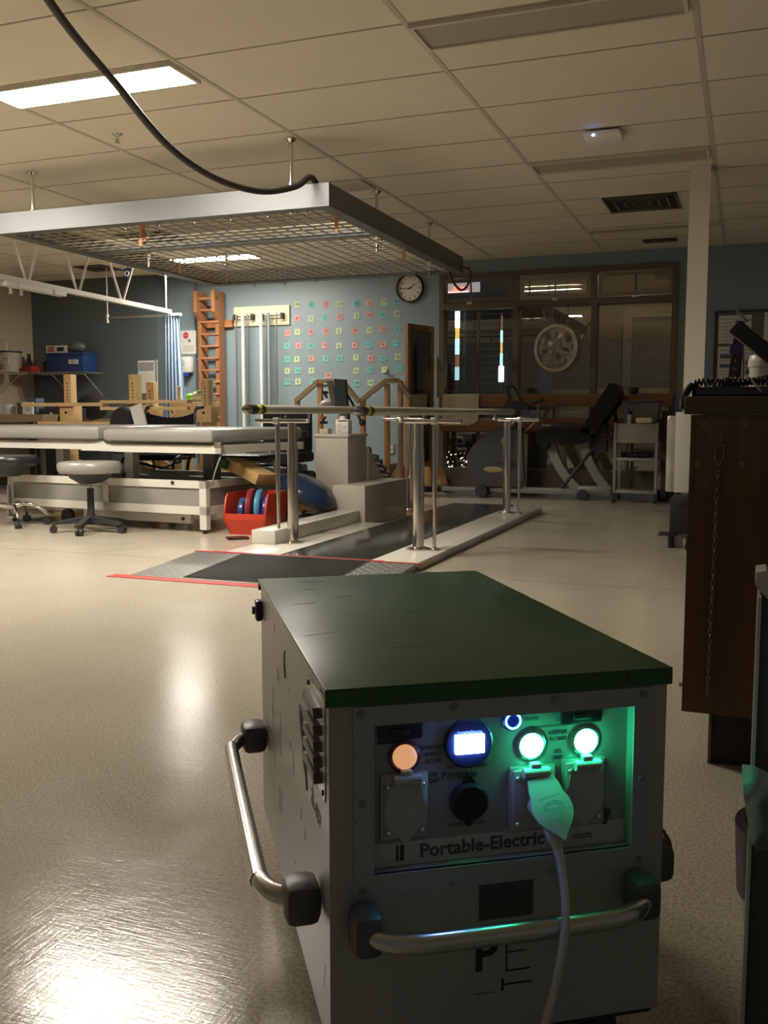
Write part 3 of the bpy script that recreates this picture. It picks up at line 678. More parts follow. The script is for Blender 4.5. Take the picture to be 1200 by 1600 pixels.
for p, q in (((-8.15, 9.73, 1.39), (-8.15, 10.09, 1.13)), ((-7.66, 9.73, 1.39), (-7.66, 10.09, 1.13)), ((-8.43, 9.5, 1.39), (-8.73, 9.5, 1.15)), ((-8.43, 8.4, 1.39), (-8.73, 8.4, 1.15))):
    MB().cyl(p, q, .007, seg=8).build('bracket', MATS['shelf_wire'], sh)
SZ = 1.408
t = thing('blue_storage_bin', 'blue plastic storage bin with a white label on the wire shelf', 'bin', (-7.96, 9.88, SZ))
b_m = P('bin_blue', (0.012, 0.04, 0.15), 0.45)
m = MB().box((-8.25, 9.76, SZ), (-7.68, 10.02, SZ+.235), bev=.012).box((-8.26, 9.75, SZ+.215), (-7.67, 10.03, SZ+.24), bev=.004); m.build('body', b_m, t)
m = MB([paper, ink]); m.box((-7.90, 9.752, SZ+.10), (-7.76, 9.759, SZ+.155)); m.mi = 1; m.text('MISC.', .03, (-7.83, 9.7515, SZ+.127), X, Z); m.build('label_card', None, t)
m = MB([P('glove_white', (0.5, 0.49, 0.45), 0.6), P('glove_print', (0.35, 0.12, 0.09), 0.6), ink])
m.box((-8.27, 9.80, SZ+.243), (-7.98, 9.95, SZ+.335), rot=Matrix.Rotation(.12, 3, 'Z')); m.mi = 1; m.box((-8.26, 9.785, SZ+.255), (-8.14, 9.79, SZ+.325)); m.mi = 2; m.box((-8.10, 9.792, SZ+.265), (-8.0, 9.796, SZ+.315))
one('glove_box', m, None, 'white and red cardboard box on top of the blue bin', 'box')
one('clear_bag', MB().sphere((-7.86, 9.88, SZ+.315), .1, (1.2, .8, .7)), P('smoky_plastic', (0.09, 0.10, 0.095), 0.3), 'smoky plastic tub on top of the blue bin at right', 'bag')
t = thing('clear_storage_tub', 'translucent tub with dark blue lid at the far left of the shelf', 'tub', (-8.53, 9.42, SZ))
MB().lathe([(.11, .0), (.15, .23)], (-8.53, 9.42, SZ), 24).build('body', P('frosted', (0.34, 0.31, 0.26), 0.4), t)
MB().lathe([(.155, .23), (.16, .235), (.16, .25), (.01, .255)], (-8.53, 9.42, SZ), 24).build('lid', P('navy_lid', (0.015, 0.02, 0.06), 0.4), t)
m = MB([paper, ink]); m.box((-8.50, 9.266, SZ+.09), (-8.38, 9.274, SZ+.18)); m.mi = 1; m.text('RESISTIVE', .018, (-8.44, 9.264, SZ+.15), X, Z).text('PUTTY', .018, (-8.44, 9.264, SZ+.12), X, Z); m.build('label_card', None, t)
m = MB().box((-8.55, 9.62, SZ), (-8.36, 9.80, SZ+.05)); m.box((-8.52, 9.63, SZ+.05), (-8.38, 9.79, SZ+.08)); one('red_box', m, P('red_box', (0.30, 0.03, 0.03), 0.5), 'low red box on the corner of the wire shelf', 'box')
one('cardboard_block', MB().box((-8.50, 9.83, SZ), (-8.36, 9.96, SZ+.13), bev=.005), P('kraft', (0.22, 0.16, 0.09), 0.8), 'small tan carton behind the red box on the shelf', 'box')
one('black_bottle', MB().lathe([(.03, 0), (.03, .15), (.018, .17), (.022, .175), (.022, .25)], (-8.62, 9.88, SZ), 16), black, 'black bottle standing in the corner of the wire shelf', 'bottle')
one('dark_case', MB().box((-8.33, 9.80, SZ+.002), (-8.28, 10.0, SZ+.15), bev=.01), black, 'dark case tucked beside the blue bin', 'case')
t = thing('wire_stand', 'thin wire stand poking above the dark lidded tub', 'stand', (-8.56, 9.36, SZ+.256)); MB().tube([(-8.60, 9.34, SZ+.256), (-8.61, 9.34, SZ+.36), (-8.57, 9.36, SZ+.40), (-8.53, 9.38, SZ+.35), (-8.52, 9.38, SZ+.256)], .007, 6, 4).build('wire_loop', steel, t)
one('leaning_board', MB().box((-8.49, 9.05, SZ), (-8.47, 9.22, SZ+.2), rot=Matrix.Rotation(.3, 3, 'Y')), WOOD('plain_board', (0.3, 0.2, 0.1)), 'thin wooden board leaning against the clear tub', 'board')

# side worktop under the shelf
wt = thing('side_worktop', 'brown worktop along the left wall under the wire shelf', 'worktop', (-8.0, 9.2, 0))
brown = P('brown_laminate', (0.24, 0.165, 0.10), 0.4)
MB().box((-8.72, 8.55, .80), (-7.3, 10.0, .83)).build('top', brown, wt)
for x, y in ((-8.6, 8.65), (-7.4, 8.65), (-7.4, 9.85), (-8.6, 9.85)): MB().box((x-.02, y-.02, 0), (x+.02, y+.02, .80)).build('leg', P('leg_dark', (0.05, 0.045, 0.04), 0.4), wt)
WTZ = .831
one('wooden_tray', MB().prism([(0, 0), (.60, 0), (.63, .085), (-.06, .085)], (-7.75, 8.35, .80), X, Z, -.25), brown, 'brown tray box on the worktop edge behind the grey table', 'tray')
one('glass_jar', MB().lathe([(.075, 0), (.075, .14), (.06, .155), (.06, .17), (.05, .17), (.05, .16), (.066, .13), (.066, .01)], (-7.95, 8.75, WTZ), 20), P('jar_glass', (0.42, 0.42, 0.38), 0.15), 'pale glass jar on the worktop at far left', 'jar')
one('dark_canister', MB().lathe([(.07, 0), (.07, .17), (.075, .17), (.075, .185), (.01, .19)], (-7.78, 8.8, WTZ), 20), P('olive_can', (0.06, 0.065, 0.045), 0.35), 'olive canister between the glass jar and the white card', 'canister')
one('drinking_glass', MB().lathe([(.045, 0), (.052, .12), (.048, .12), (.041, .006)], (-7.63, 8.7, WTZ), 20), P('smoke_glass', (0.12, 0.12, 0.11), 0.1), 'small dark tumbler behind the white card', 'glass')
m = MB([paper, ink]); m.box((-7.60, 8.58, WTZ), (-7.46, 8.60, WTZ+.19), rot=Matrix.Rotation(-.05, 3, 'X')); m.mi = 1
m.ring((-7.53, 8.578, WTZ+.12), .025, .003, (0, 1, 0), 12).box((-7.57, 8.577, WTZ+.02), (-7.5, 8.579, WTZ+.04)).box((-7.58, 8.577, WTZ+.05), (-7.565, 8.579, WTZ+.06))
one('printed_card', m, None, 'white card with black doodles standing on the worktop', 'card')
one('blue_tissue_box', MB().box((-7.60, 8.66, WTZ), (-7.48, 8.8, WTZ+.235), bev=.006), P('tissue_blue', (0.07, 0.10, 0.15), 0.6), 'blue grey tissue box behind the white card', 'box')
t = thing('black_device', 'black boxy device with a small white mark on the worktop', 'device', (-7.3, 8.75, WTZ)); MB().box((-7.44, 8.65, WTZ), (-7.02, 8.95, WTZ+.12), bev=.012).build('body', black, t); MB().box((-7.28, 8.646, WTZ+.05), (-7.25, 8.65, WTZ+.075)).build('mark', paper, t)
one('black_bag', MB().sphere((-7.2, 9.3, .98), .17, (1.25, .7, .95)), blackfab, 'black bag slumped behind the first pine post', 'bag')

# pine posture racks: posts with peg holes joined by rails
def pine_post(x, y, base_h, holes, label):
    t = thing('pine_post_stand', label, 'wooden stand', (x, y, 0))
    p = MB().box((x-.045, y-.045, .08), (x+.045, y+.045, base_h), bev=.004).build('post', pine, t)
    m = MB()
    for k in range(holes): m.cyl((x, y-.0462, base_h-.09-k*.033), (x, y-.040, base_h-.09-k*.033), .009, seg=10)
    m.build('peg_holes', P('peg_hole', (0.09, 0.055, 0.02), 0.8), p)
    MB().box((x-.085, y-.07, .80), (x+.085, y+.07, .97), bev=.004).build('clamp_block', pine, t)
    MB().cyl((x, y-.072, .90), (x, y-.085, .90), .012, seg=10).build('bolt', black, t)
    R_ = .30
    poly = [(-R_, 0), (R_, 0)]+[(R_*math.cos(a), .06+.36*math.sin(a)) for a in [math.pi*i/12 for i in range(1, 12)]]
    MB().prism([(R_*1.0*p_[0]/R_, p_[1]) for p_ in poly], (x, y+.05, 0), X, Z, -.03).build('foot', pineX, t)
    return t
pine_post(-6.47, 8.0, 1.285, 8, 'pine post stand, the leftmost of four behind the grey table')
pine_post(-5.68, 8.0, 1.275, 10, 'tallest near pine post stand behind the seam of the grey tables')
pine_post(-5.80, 8.46, 1.215, 9, 'shorter pine post stand just right of and behind the tallest')
pine_post(-5.165, 8.5, 1.235, 10, 'pine post stand in front of the reddish wall bars')
one('pine_rail', MB().box((-7.0, 7.885, .965), (-5.99, 7.928, 1.0)), pineX, 'upper pine rail crossing the leftmost pine post', 'rail')
one('pine_rail', MB().box((-6.8, 7.885, .775), (-5.4, 7.928, .81)), pineX, 'lower pine rail just above the grey table top', 'rail')
m = MB().box((-5.98, 7.83, .925), (-4.98, 7.88, .955)).box((-5.98, 7.83, .956), (-5.95, 7.928, .989)).box((-5.98, 7.83, .99), (-4.98, 7.928, 1.02)); m.box((-5.62, 7.9, .85), (-5.60, 7.925, .95), rot=Matrix.Rotation(.6, 3, 'Y')).box((-5.2, 7.9, .87), (-5.18, 7.925, .95), rot=Matrix.Rotation(-.6, 3, 'Y'))
one('pine_arm_board', m, pineX, 'long pine arm board through the middle posts with a square left end', 'board')
t = thing('pine_box', 'pine box with an upright round peg beside the blue curtain', 'box', (-5.3, 8.7, .86))
MB().box((-5.67, 8.58, .86), (-5.26, 8.9, 1.01), bev=.004).build('body', pineX, t); MB().lathe([(.022, 0), (.015, .12), (.021, .16), (.012, .175)], (-5.60, 8.65, 1.01), 14).build('peg', pine, t)
MB().box((-5.64, 8.59, 0), (-5.58, 8.65, .86)).box((-5.33, 8.8, 0), (-5.27, 8.86, .86)).box((-5.64, 8.8, 0), (-5.58, 8.86, .86)).build('legs', pine, t)
t = thing('rolled_towel', 'rolled towel with a bright green end on the pine box', 'towel', (-5.35, 8.7, 1.01))
MB().cyl((-5.46, 8.74, 1.067), (-5.27, 8.74, 1.070), .055, seg=18).build('pale_roll', P('pale_towel', (0.42, 0.46, 0.33), 0.9, bump=.3), t)
MB().sphere((-5.50, 8.72, 1.062), .048, (1.3, 1, .9)).box((-5.42, 8.68, 1.118), (-5.27, 8.8, 1.132), bev=.005).build('green_end', P('lime', (0.22, 0.62, 0.08), 0.6), t)

# ------------------------------------------------------------------ treatment tables
def slab(x0, x1, y0, y1, z0, z1, mt, name, par, r=.035):
    MB().box((x0, y0, z0), (x1, y1, z1), bev=r).build(name, mt, par)
ttl = thing('treatment_table', 'wide grey padded treatment table with a white lift frame', 'treatment table', (-3.69, 6.03, 0), -math.radians(4.6))
# local frame: x to the left is negative, y away from the camera
def lb(m, a, b_, **k): return m.box(a, b_, **k)
def loc_build(m, name, mt, par=ttl): return m.build(name, mt, par, local=True)
cush = []
m = MB().box((-.90, -.08, .675), (.12, 1.22, .775), bev=.035); loc_build(m, 'cushion', vinyl)
m = MB().box((-2.75, -.08, .685), (-.93, 1.22, .79), bev=.035); loc_build(m, 'cushion', vinyl)
m = MB().box((-.92, -.03, .595), (.16, .02, .655)).box((-.92, 1.10, .595), (.16, 1.15, .655)).box((.11, -.03, .595), (.16, 1.15, .655)).box((-.96, -.03, .595), (-.90, 1.15, .66))
m.box((-2.75, -.03, .61), (-.92, .02, .67)).box((-2.75, 1.1, .61), (-.92, 1.15, .67))
loc_build(m, 'top_frame', white_paint)
m = MB().prism([(-.20, 0), (.14, 0), (.03, .075), (-.02, .075)], (-.96, -.035, .60), X, Z, -.02); loc_build(m, 'gusset', white_paint)
m = MB()
m.box((-1.98, 0, .14), (0, .05, .20)).box((-1.98, 0, .335), (0, .05, .39)).box((-1.98, 0, .15), (-1.915, .05, .39)).box((-.06, 0, .03), (0, .05, .39)).box((-.975, 0, .17), (-.925, .05, .36)).box((-1.98, 0, .03), (-1.915, .05, .2))
m.box((0-.05, .05, .14), (0, 1.1, .20)).box((-.05, .05, .335), (0, 1.1, .39)).box((-.06, 1.05, .03), (0, 1.1, .39)).box((-1.98, 1.05, .03), (-1.92, 1.1, .39)).box((-1.98, 1.05, .34), (0, 1.1, .39))
loc_build(m, 'base_frame', white_paint)
m = MB().box((-1.915, .012, .20), (-.06, .02, .335)).box((-.02, .06, .20), (-.012, 1.04, .335)); loc_build(m, 'grey_panel', P('panel_grey', (0.25, 0.24, 0.215), 0.5))
m = MB().box((-1.98, .05, .34), (-.05, 1.05, .352)); loc_build(m, 'deck', P('deck_dark', (0.055, 0.055, 0.05), 0.5))
for x in (-1.62, -.90):
    m = MB().box((x-.04, .22, .35), (x+.04, .30, .62)); loc_build(m, 'lift_column', white_paint)
    m = MB().cyl((x-.045, .215, .40), (x-.045, .205, .40), .018, seg=12); loc_build(m, 'pivot', black)
m = MB().box((-1.6, .3, .37), (-.95, .36, .41), rot=Matrix.Rotation(.12, 3, 'Y')).box((-.85, .3, .37), (-.15, .36, .41), rot=Matrix.Rotation(.12, 3, 'Y')); loc_build(m, 'lift_arm', P('arm_grey', (0.22, 0.21, 0.19), 0.4))
m = MB().box((-.35, .45, .35), (-.25, .55, .6)); loc_build(m, 'lift_column', MATS['arm_grey'])
for x in (-1.03, -.30): 
    m = MB().cyl((x, 0, .372), (x, -.008, .372), .014, seg=12); loc_build(m, 'bolt_cap', black)
m = MB().box((-1.25, .08, .06), (-.20, .12, .13)); loc_build(m, 'cross_beam', white_paint)
m = MB().cyl((-.27, .08, .095), (-.27, .072, .095), .014, seg=12).cyl((-1.2, .08, .095), (-1.2, .072, .095), .014, seg=12).cyl((-.03, .02, 0), (-.03, .02, .03), .018, seg=12).cyl((-.03, 1.08, 0), (-.03, 1.08, .03), .018, seg=12).cyl((-1.95, .03, 0), (-1.95, .03, .03), .018, seg=12).cyl((-1.95, 1.08, 0), (-1.95, 1.08, .03), .018, seg=12); loc_build(m, 'feet', black)
m = MB().cyl((-1.45, .1, .06), (-1.45, .13, .06), .06, seg=16); loc_build(m, 'caster', rubber)
m = MB().tube([(.14, .02, .61), (.13, -.01, .55), (.08, .0, .45), (.02, .05, .37), (-.05, .1, .36)], .006, 8, 5); loc_build(m, 'power_cord', P('grey_cord', (0.3, 0.29, 0.26), 0.5))
m = MB().box((.10, -.035, .64), (.16, -.005, .68), bev=.004); loc_build(m, 'control_box', P('ctrl', (0.16, 0.14, 0.11), 0.5))

# ------------------------------------------------------------------ rolling stool
def stool(loc, rz, seat_m, base_m, arm_r, label, arms_chrome=False, seat_z=.53, R_=.235):
    t = thing('rolling_stool', label, 'stool', loc, rz)
    MB().lathe([(.01, seat_z-.085), (R_*.94, seat_z-.085), (R_, seat_z-.06), (R_, seat_z-.025), (R_*.93, seat_z-.004), (R_*.8, seat_z), (.01, seat_z)], (0, 0, 0), 40).build('seat', seat_m, t, local=True)
    MB().lathe([(.03, seat_z-.17), (.08, seat_z-.165), (.15, seat_z-.12), (.165, seat_z-.087), (.01, seat_z-.086)], (0, 0, 0), 24).build('seat_pan', black, t, local=True)
    MB().cyl((0, 0, .30), (0, 0, seat_z-.165), .012, seg=12).build('gas_rod', chrome, t, local=True)
    MB().lathe([(.035, .06), (.035, .12), (.026, .14), (.026, .33), (.01, .33)], (0, 0, 0), 18).build('column', black if not arms_chrome else chrome, t, local=True)
    MB().tube([(-.10, -.02, seat_z-.11), (-.16, -.05, seat_z-.16), (-.19, -.06, seat_z-.19)], .006, 8, 3).build('lever', black, t, local=True)
    for k in range(5):
        a = 2*math.pi*k/5; cx_, sy_ = math.cos(a), math.sin(a)
        R3 = Matrix.Rotation(a, 3, 'Z')
        m = MB()
        if arms_chrome: m.tube([R3@Vector((.02, 0, .15)), R3@Vector((.12, 0, .17)), R3@Vector((.22, 0, .13)), R3@Vector((.28, 0, .075))], .017, 10, 5, rs=[.022, .018, .014, .012])
        else: m.prism([(0, .075), (.27, .06), (.275, .078), (.0, .125)], (0, 0, 0), R3@X, Z, .034).prism([(0, .075), (.27, .06), (.275, .078), (.0, .125)], (0, 0, 0), R3@X, Z, -.012)
        m.build('base_arm', base_m, t, local=True)
        c = R3@Vector((.27, 0, .028)); d_ = R3@Vector((0, 1, 0))
        w_ = MB().cyl(c-d_*.024, c-d_*.004, .028, seg=16).cyl(c+d_*.004, c+d_*.024, .028, seg=16).cyl(c+Z*.01, c+Z*.045, .010, seg=8)
        w_.build('caster', rubber, t, local=True)
    return t
stool((-4.585, 5.86, 0), -math.radians(72)+.03, vinyl, P('stool_base', (0.03, 0.032, 0.033), 0.4), .28, 'grey round rolling stool with a black five armed base')
stool((-5.45, 5.98, 0), .6, P('black_vinyl', (0.02, 0.021, 0.022), 0.3), chrome, .28, 'black rolling stool with chrome arms cut by the left frame edge', True, .56, .23)

# ------------------------------------------------------------------ wheelchairs and dark gear behind the table
def wheelchair(x, y, rz, label, tone=0):
    t = thing('wheelchair', label, 'wheelchair', (x, y, 0), rz)
    fr = P('chair_frame', (0.03, 0.03, 0.032), 0.35, .3)
    m = MB()
    for s in (-1, 1):
        xx = s*.26
        m.tube([(xx, -.02, .48), (xx, 0, .75), (xx, .02, .90), (xx, .07, .945), (xx, .15, .95)], .013, 8, 4)
        m.tube([(xx, 0, .48), (xx, -.42, .48), (xx, -.48, .2), (xx, -.55, .1)], .013, 8, 4)
    m.cyl((-.26, 0, .3), (.26, -.3, .45), .012, seg=8).cyl((.26, 0, .3), (-.26, -.3, .45), .012, seg=8)
    m.build('frame', fr, t, local=True)
    for s in (-1, 1): MB().cyl((s*.26, .06, .943), (s*.26, .19, .952), .019, seg=10).build('push_handle', rubber, t, local=True)
    def bk(u, v): return Vector(((u-.5)*.52, .02+.05*math.sin(u*math.pi)+.0, .5+v*(.40-.05*math.sin(u*math.pi)*v)))
    g_ = MB().grid(bk, 10, 6); bmesh.ops.solidify(g_.bm, geom=g_.bm.faces[:], thickness=.03); g_.build('back_sling', blackfab, t, local=True)
    MB().box((-.25, -.42, .46), (.25, 0, .52), bev=.02).build('seat', blackfab, t, local=True)
    for s in (-1, 1):
        xx = s*.31
        MB().ring((xx, 0, .30), .285, .014, (1, 0, 0), 40).cyl((xx-.02, 0, .3), (xx+.02, 0, .3), .03, seg=12).build('wheel', rubber, t, local=True)
        sp = MB()
        for k in range(10): a = math.pi*k/5; sp.cyl((xx, 0, .3), (xx, .28*math.cos(a), .3+.28*math.sin(a)), .002, seg=4)
        sp.build('spokes', steel, t, local=True)
        MB().cyl((s*.24-.012, -.45, .075), (s*.24+.012, -.45, .075), .075, seg=18).build('front_wheel', rubber, t, local=True)
        MB().box((xx-.03, -.3, .68), (xx+.0, 0, .71), bev=.01).cyl((xx-.015, -.28, .5), (xx-.015, -.28, .68), .010, seg=8).build('armrest', black, t, local=True)
    return t
wheelchair(-5.15, 7.78, .12, 'black folded wheelchair just right of the white slanted sheet')
one('white_clipboard', MB().box((-5.43, 7.62, .60), (-5.30, 7.64, .975), rot=Matrix.Rotation(-.28, 3, 'Y')), paper, 'white slanted sheet standing between the black chair backs', 'sheet')
one('black_backpack', MB().sphere((-5.64, 7.74, .78), .17, (.85, .6, 1.05)).box((-5.76, 7.66, .5), (-5.52, 7.82, .8), bev=.04), blackfab, 'black bag with a handle left of the white slanted sheet', 'bag')
t = thing('bedside_chair_seat', 'black moulded seat on a thin stand under the grey table end', 'chair', (-4.12, 7.45, 0))
MB().box((-4.36, 7.30, .47), (-3.93, 7.66, .53), bev=.028).build('seat', black, t)
MB().tube([(-4.34, 7.32, .47), (-4.38, 7.28, .35), (-4.38, 7.28, 0)], .01, 8, 3).tube([(-3.95, 7.32, .47), (-3.93, 7.28, .35), (-3.93, 7.28, 0)], .01, 8, 3).cyl((-4.36, 7.6, 0), (-4.34, 7.6, .48), .01, seg=8).cyl((-3.94, 7.6, 0), (-3.94, 7.6, .48), .01, seg=8).build('legs', steel, t)
# power chair base behind the bars
t = thing('power_wheelchair', 'black power wheelchair crowded beside the tall grey cabinet', 'wheelchair', (-4.15, 8.2, 0))
MB().box((-4.30-.2, 8.3-.3, .42), (-3.78-.2, 8.85-.3, .52), bev=.03).build('seat', blackfab, t)
MB().box((-4.32-.2, 8.75-.3, .5), (-3.80-.2, 8.87-.3, .97), bev=.04).build('backrest', blackfab, t)
MB().box((-3.86-.2, 8.25-.3, .66), (-3.76-.2, 8.7-.3, .72), bev=.015).build('armrest', black, t)
MB().box((-4.36-.2, 8.25-.3, .66), (-4.27-.2, 8.7-.3, .72), bev=.015).build('armrest', black, t)
MB().box((-3.80-.2, 8.2-.3, .78), (-3.74-.2, 8.33-.3, .80)).cyl((-3.77-.2, 8.2-.3, .68), (-3.77-.2, 8.2-.3, .84), .012, seg=8).sphere((-3.77-.2, 8.2-.3, .85), .02).cyl((-3.80-.2, 8.1-.3, .74), (-3.62-.2, 8.1-.3, .76), .018, seg=8).build('joystick', black, t)
MB().box((-4.25-.2, 8.35-.3, .12), (-3.85-.2, 8.85-.3, .40), bev=.03).build('motor_box', P('dark_shiny', (0.02, 0.02, 0.022), 0.2), t)
for x in (-4.36, -3.76):
    MB().cyl((x-.035-.2, 8.65-.3, .17), (x+.035-.2, 8.65-.3, .17), .17, seg=28).build('drive_wheel', rubber, t)
    MB().cyl((x-.02-.2, 8.25-.3, .08), (x+.02-.2, 8.25-.3, .08), .08, seg=20).build('front_wheel', rubber, t)
random.seed(5)
m = MB()
for k in range(14): m.sphere((-4.54+.6*random.random(), 7.88+.1*random.random(), .12+.5*random.random()), .008+.012*random.random(), u=8, v=6)
m.build('bolts', chrome, t)

# ================================================================== PARALLEL BARS PLATFORM
pf = thing('parallel_bar_platform', 'white platform with black mat and adjustable parallel bars', 'parallel bars', (-2.3, 6.8, 0))
plw = P('glossy_white', (0.60, 0.57, 0.50), 0.18)
m = MB().box((-2.56, 5.0, .0), (-1.99, 8.55, .032)).box((-1.99, 5.0, 0), (-1.70, 8.45, .045), bev=.003).prism([(0, 0), (.0, .3), (-.04, .35)], (-1.70, 8.10, 0), X, Y, .04).box((-2.95, 5.0, 0), (-2.56, 6.82, .045), bev=.003)
m.build('deck', plw, pf)
MB().box((-1.705, 5.0, .0), (-1.69, 8.45, .040)).build('edge_trim', P('trim_grey', (0.33, 0.31, 0.27), 0.3, .5), pf)
MB().box((-2.57, 5.02, .033), (-1.99, 8.60, .048), bev=.002).build('rubber_mat', P('black_mat', (0.028, 0.029, 0.029), 0.15, bump=.06, bscale=90, spec=.35), pf)
m = MB()
for y in (6.35, 6.38): m.box((-1.6895, y-.008, .016), (-1.6885, y+.008, .030))
m.build('screw_holes', black, pf)
MB().box((-2.97, 5.40, .045), (-2.80, 6.82, .135), bev=.003).build('side_curb', plw, pf)
def bar(x, y0, y1, z, label_col):
    b_ = MB().cyl((x, y0+.04, z), (x, y1, z+.01), .0255, seg=28).sphere((x, y1, z+.01), .0255).build('handrail_bar', P('bar_satin', (0.58, 0.56, 0.49), 0.32, .35), pf)
    for ya, yb2 in ((.045, .115), (.16, .20)): MB().cyl((x, y0+ya, z), (x, y0+yb2, z), .0275, seg=24).build('black_tape', rubber, b_)
    MB().lathe([(.027, 0), (.027, .03), (.02, .045), (.008, .05)], (x, y0+.045, z), 24, (0, -1, 0)).build('end_cap', P('cap_steel', (0.34, 0.32, 0.29), .2, 1.0), b_)
    for ya, yb2 in ((.115, .16), (.20, .225)): MB().cyl((x, y0+ya, z), (x, y0+yb2, z), .0270, seg=24).build('yellow_tape', P('yellow_tape', (0.45, 0.43, 0.04), 0.5), b_)
bar(-2.615, 4.70, 8.5, .905, 0); bar(-1.985, 4.80, 8.5, .895, 0)
for side in (-1, 1):
    xi = -2.735 if side < 0 else -1.875
    for y in (5.53, 7.85):
        xo = xi + side*.105
        p = MB().cyl((xi, y, .045), (xi, y, .66), .036, seg=28).lathe([(.075, 0), (.075, .008), (.05, .016), (.037, .02), (.01, .02)], (xi, y, .045), 28).cyl((xi, y, .62), (xi, y, .67), .037, .034, seg=28)
        p.build('post', chrome, pf)
        MB().cyl((xi, y, .65), (xi, y, .822), .031, seg=24).build('inner_post', chrome, pf)
        MB().cyl((xo, y, .045), (xo, y, .40), .011, seg=16).cyl((xo, y, .36), (xo, y, .822), .0165, seg=18).lathe([(.04, 0), (.04, .006), (.014, .012), (.013, .02)], (xo, y, .045), 20).build('brace_rod', chrome, pf)
        a, b_ = (xi-.26, xi+.12) if side < 0 else (xi-.085, xi+.27)
        MB().box((a, y-.02, .822), (b_, y+.02, .850), bev=.004).build('cross_arm', chrome, pf)
        xb = -2.615 if side < 0 else -1.985
        MB().cyl((xb, y, .84), (xb, y, .885), .008, seg=12).sphere((xb, y-.018, .838), .014).build('bar_stem', chrome, pf)
        MB().box((xo-.02, y-.03, .815), (xo+.02, y+.03, .858), bev=.004).build('clamp', steel, pf)
# tall grey lift housing
kz = .325
pm = P('putty_laminate', (0.37, 0.335, 0.275), 0.35)
lh = thing('lift_housing', 'putty coloured low cabinet with a tall cabinet standing on it', 'cabinet', (-2.95, 7.3, 0))
MB().box((-3.03, 6.83, 0.0), (-2.755, 7.80, kz), bev=.003).build('low_box', pm, lh)
MB().box((-3.285, 7.07, kz*0), (-3.0, 7.47, .695), bev=.003).build('column', pm, lh)
MB().box((-3.295, 7.06, .695), (-2.99, 7.48, .722), bev=.003).build('lid', P('putty_lid', (0.42, 0.385, 0.31), 0.35), lh)
MB().prism([(7.47, kz), (7.80, kz), (7.48, .60)], (-2.98, 0, 0), Y, Z, -.05).build('gusset', pm, lh)
for p_ in ((-3.24, 7.03), (-3.24, 7.37)): pass
t = thing('wipes_canister', 'white labelled bottle of wipes on the tall putty cabinet', 'bottle', (-3.05, 7.08, .722))
MB().box((-3.12, 7.09, .722), (-3.005, 7.18, .84), bev=.012).lathe([(.03, 0), (.02, .03)], (-3.07, 7.135, .838), 14).build('body', P('bottle_white', (0.64, 0.62, 0.56), 0.4), t)
m = MB([P('grey_print', (0.25, 0.25, 0.25), 0.8), ink]); yy = 7.0885
for k in range(5): m.box((-3.10, yy, .745+k*.014), (-3.06, yy+.001, .749+k*.014))
m.ring((-3.035, yy+.001, .775), .012, .0022, (0, 1, 0), 16).box((-3.10, yy, .735), (-3.02, yy+.001, .739)); m.mi = 1; m.box((-3.095, yy, .822), (-3.015, yy+.001, .832)); m.build('label_print', None, t)
one('putty_block', MB().box((-3.26, 7.09, .722), (-3.185, 7.17, .762), bev=.003), MATS['putty_lid'], 'small cream block on the left of the tall putty cabinet', 'block')
# wooden handrail stairs behind
def rail_stairs(pts, posts, y, label):
    t = thing('training_handrail', label, 'handrail', ((pts[0][0]+pts[-1][0])/2, y, 0))
    for i in range(len(pts)-1):
        a = Vector((pts[i][0], y, pts[i][1])); b_ = Vector((pts[i+1][0], y, pts[i+1][1])); d_ = (b_-a)
        n_ = Vector((-d_.z, 0, d_.x)).normalized()*.022
        poly = [(a-n_), (b_-n_), (b_+n_), (a+n_)]
        MB().prism([(p.x, p.z) for p in poly], (0, y+.03, 0), X, Z, .06).build('rail', WOOD('rail_wood', (0.33, 0.215, 0.115), .35, .8, 'X'), t)
    for x, z in posts: MB().box((x-.028, y-.02, 0), (x+.028, y+.02, z), bev=.003).build('post', oak, t)
    return t
rail_stairs([(-4.70, 1.03), (-4.42, 1.245), (-4.13, 1.235), (-3.94, 1.02)], [(-4.68, 1.04), (-4.40, 1.24), (-4.15, 1.235)], 9.6, 'varnished wooden arched handrail, the left of two behind the bars')
rail_stairs([(-3.94, 1.02), (-3.63, 1.245), (-3.50, 1.245), (-3.36, 1.06)], [(-3.90, 1.04), (-3.62, 1.24), (-3.47, 1.24), (-3.38, 1.06)], 9.62, 'varnished wooden arched handrail, the right of two beside the mirror')
one('wooden_step', MB().box((-4.1, 9.93, 0), (-3.70, 10.3, .33), bev=.004).box((-4.1, 9.68, 0), (-3.70, 9.929, .16), bev=.004), WOOD('step_wood', (0.22, 0.11, 0.05), .4), 'brown wooden training step behind the right arched handrail', 'step')
one('name_plate', MB().box((-3.60, 9.58, 1.275), (-3.53, 9.60, 1.305)).box((-3.61, 9.575, 1.205), (-3.52, 9.585, 1.222)), P('plate_grey', (0.3, 0.3, 0.28), .5), 'small grey plate on top of the right arched handrail', 'plate')
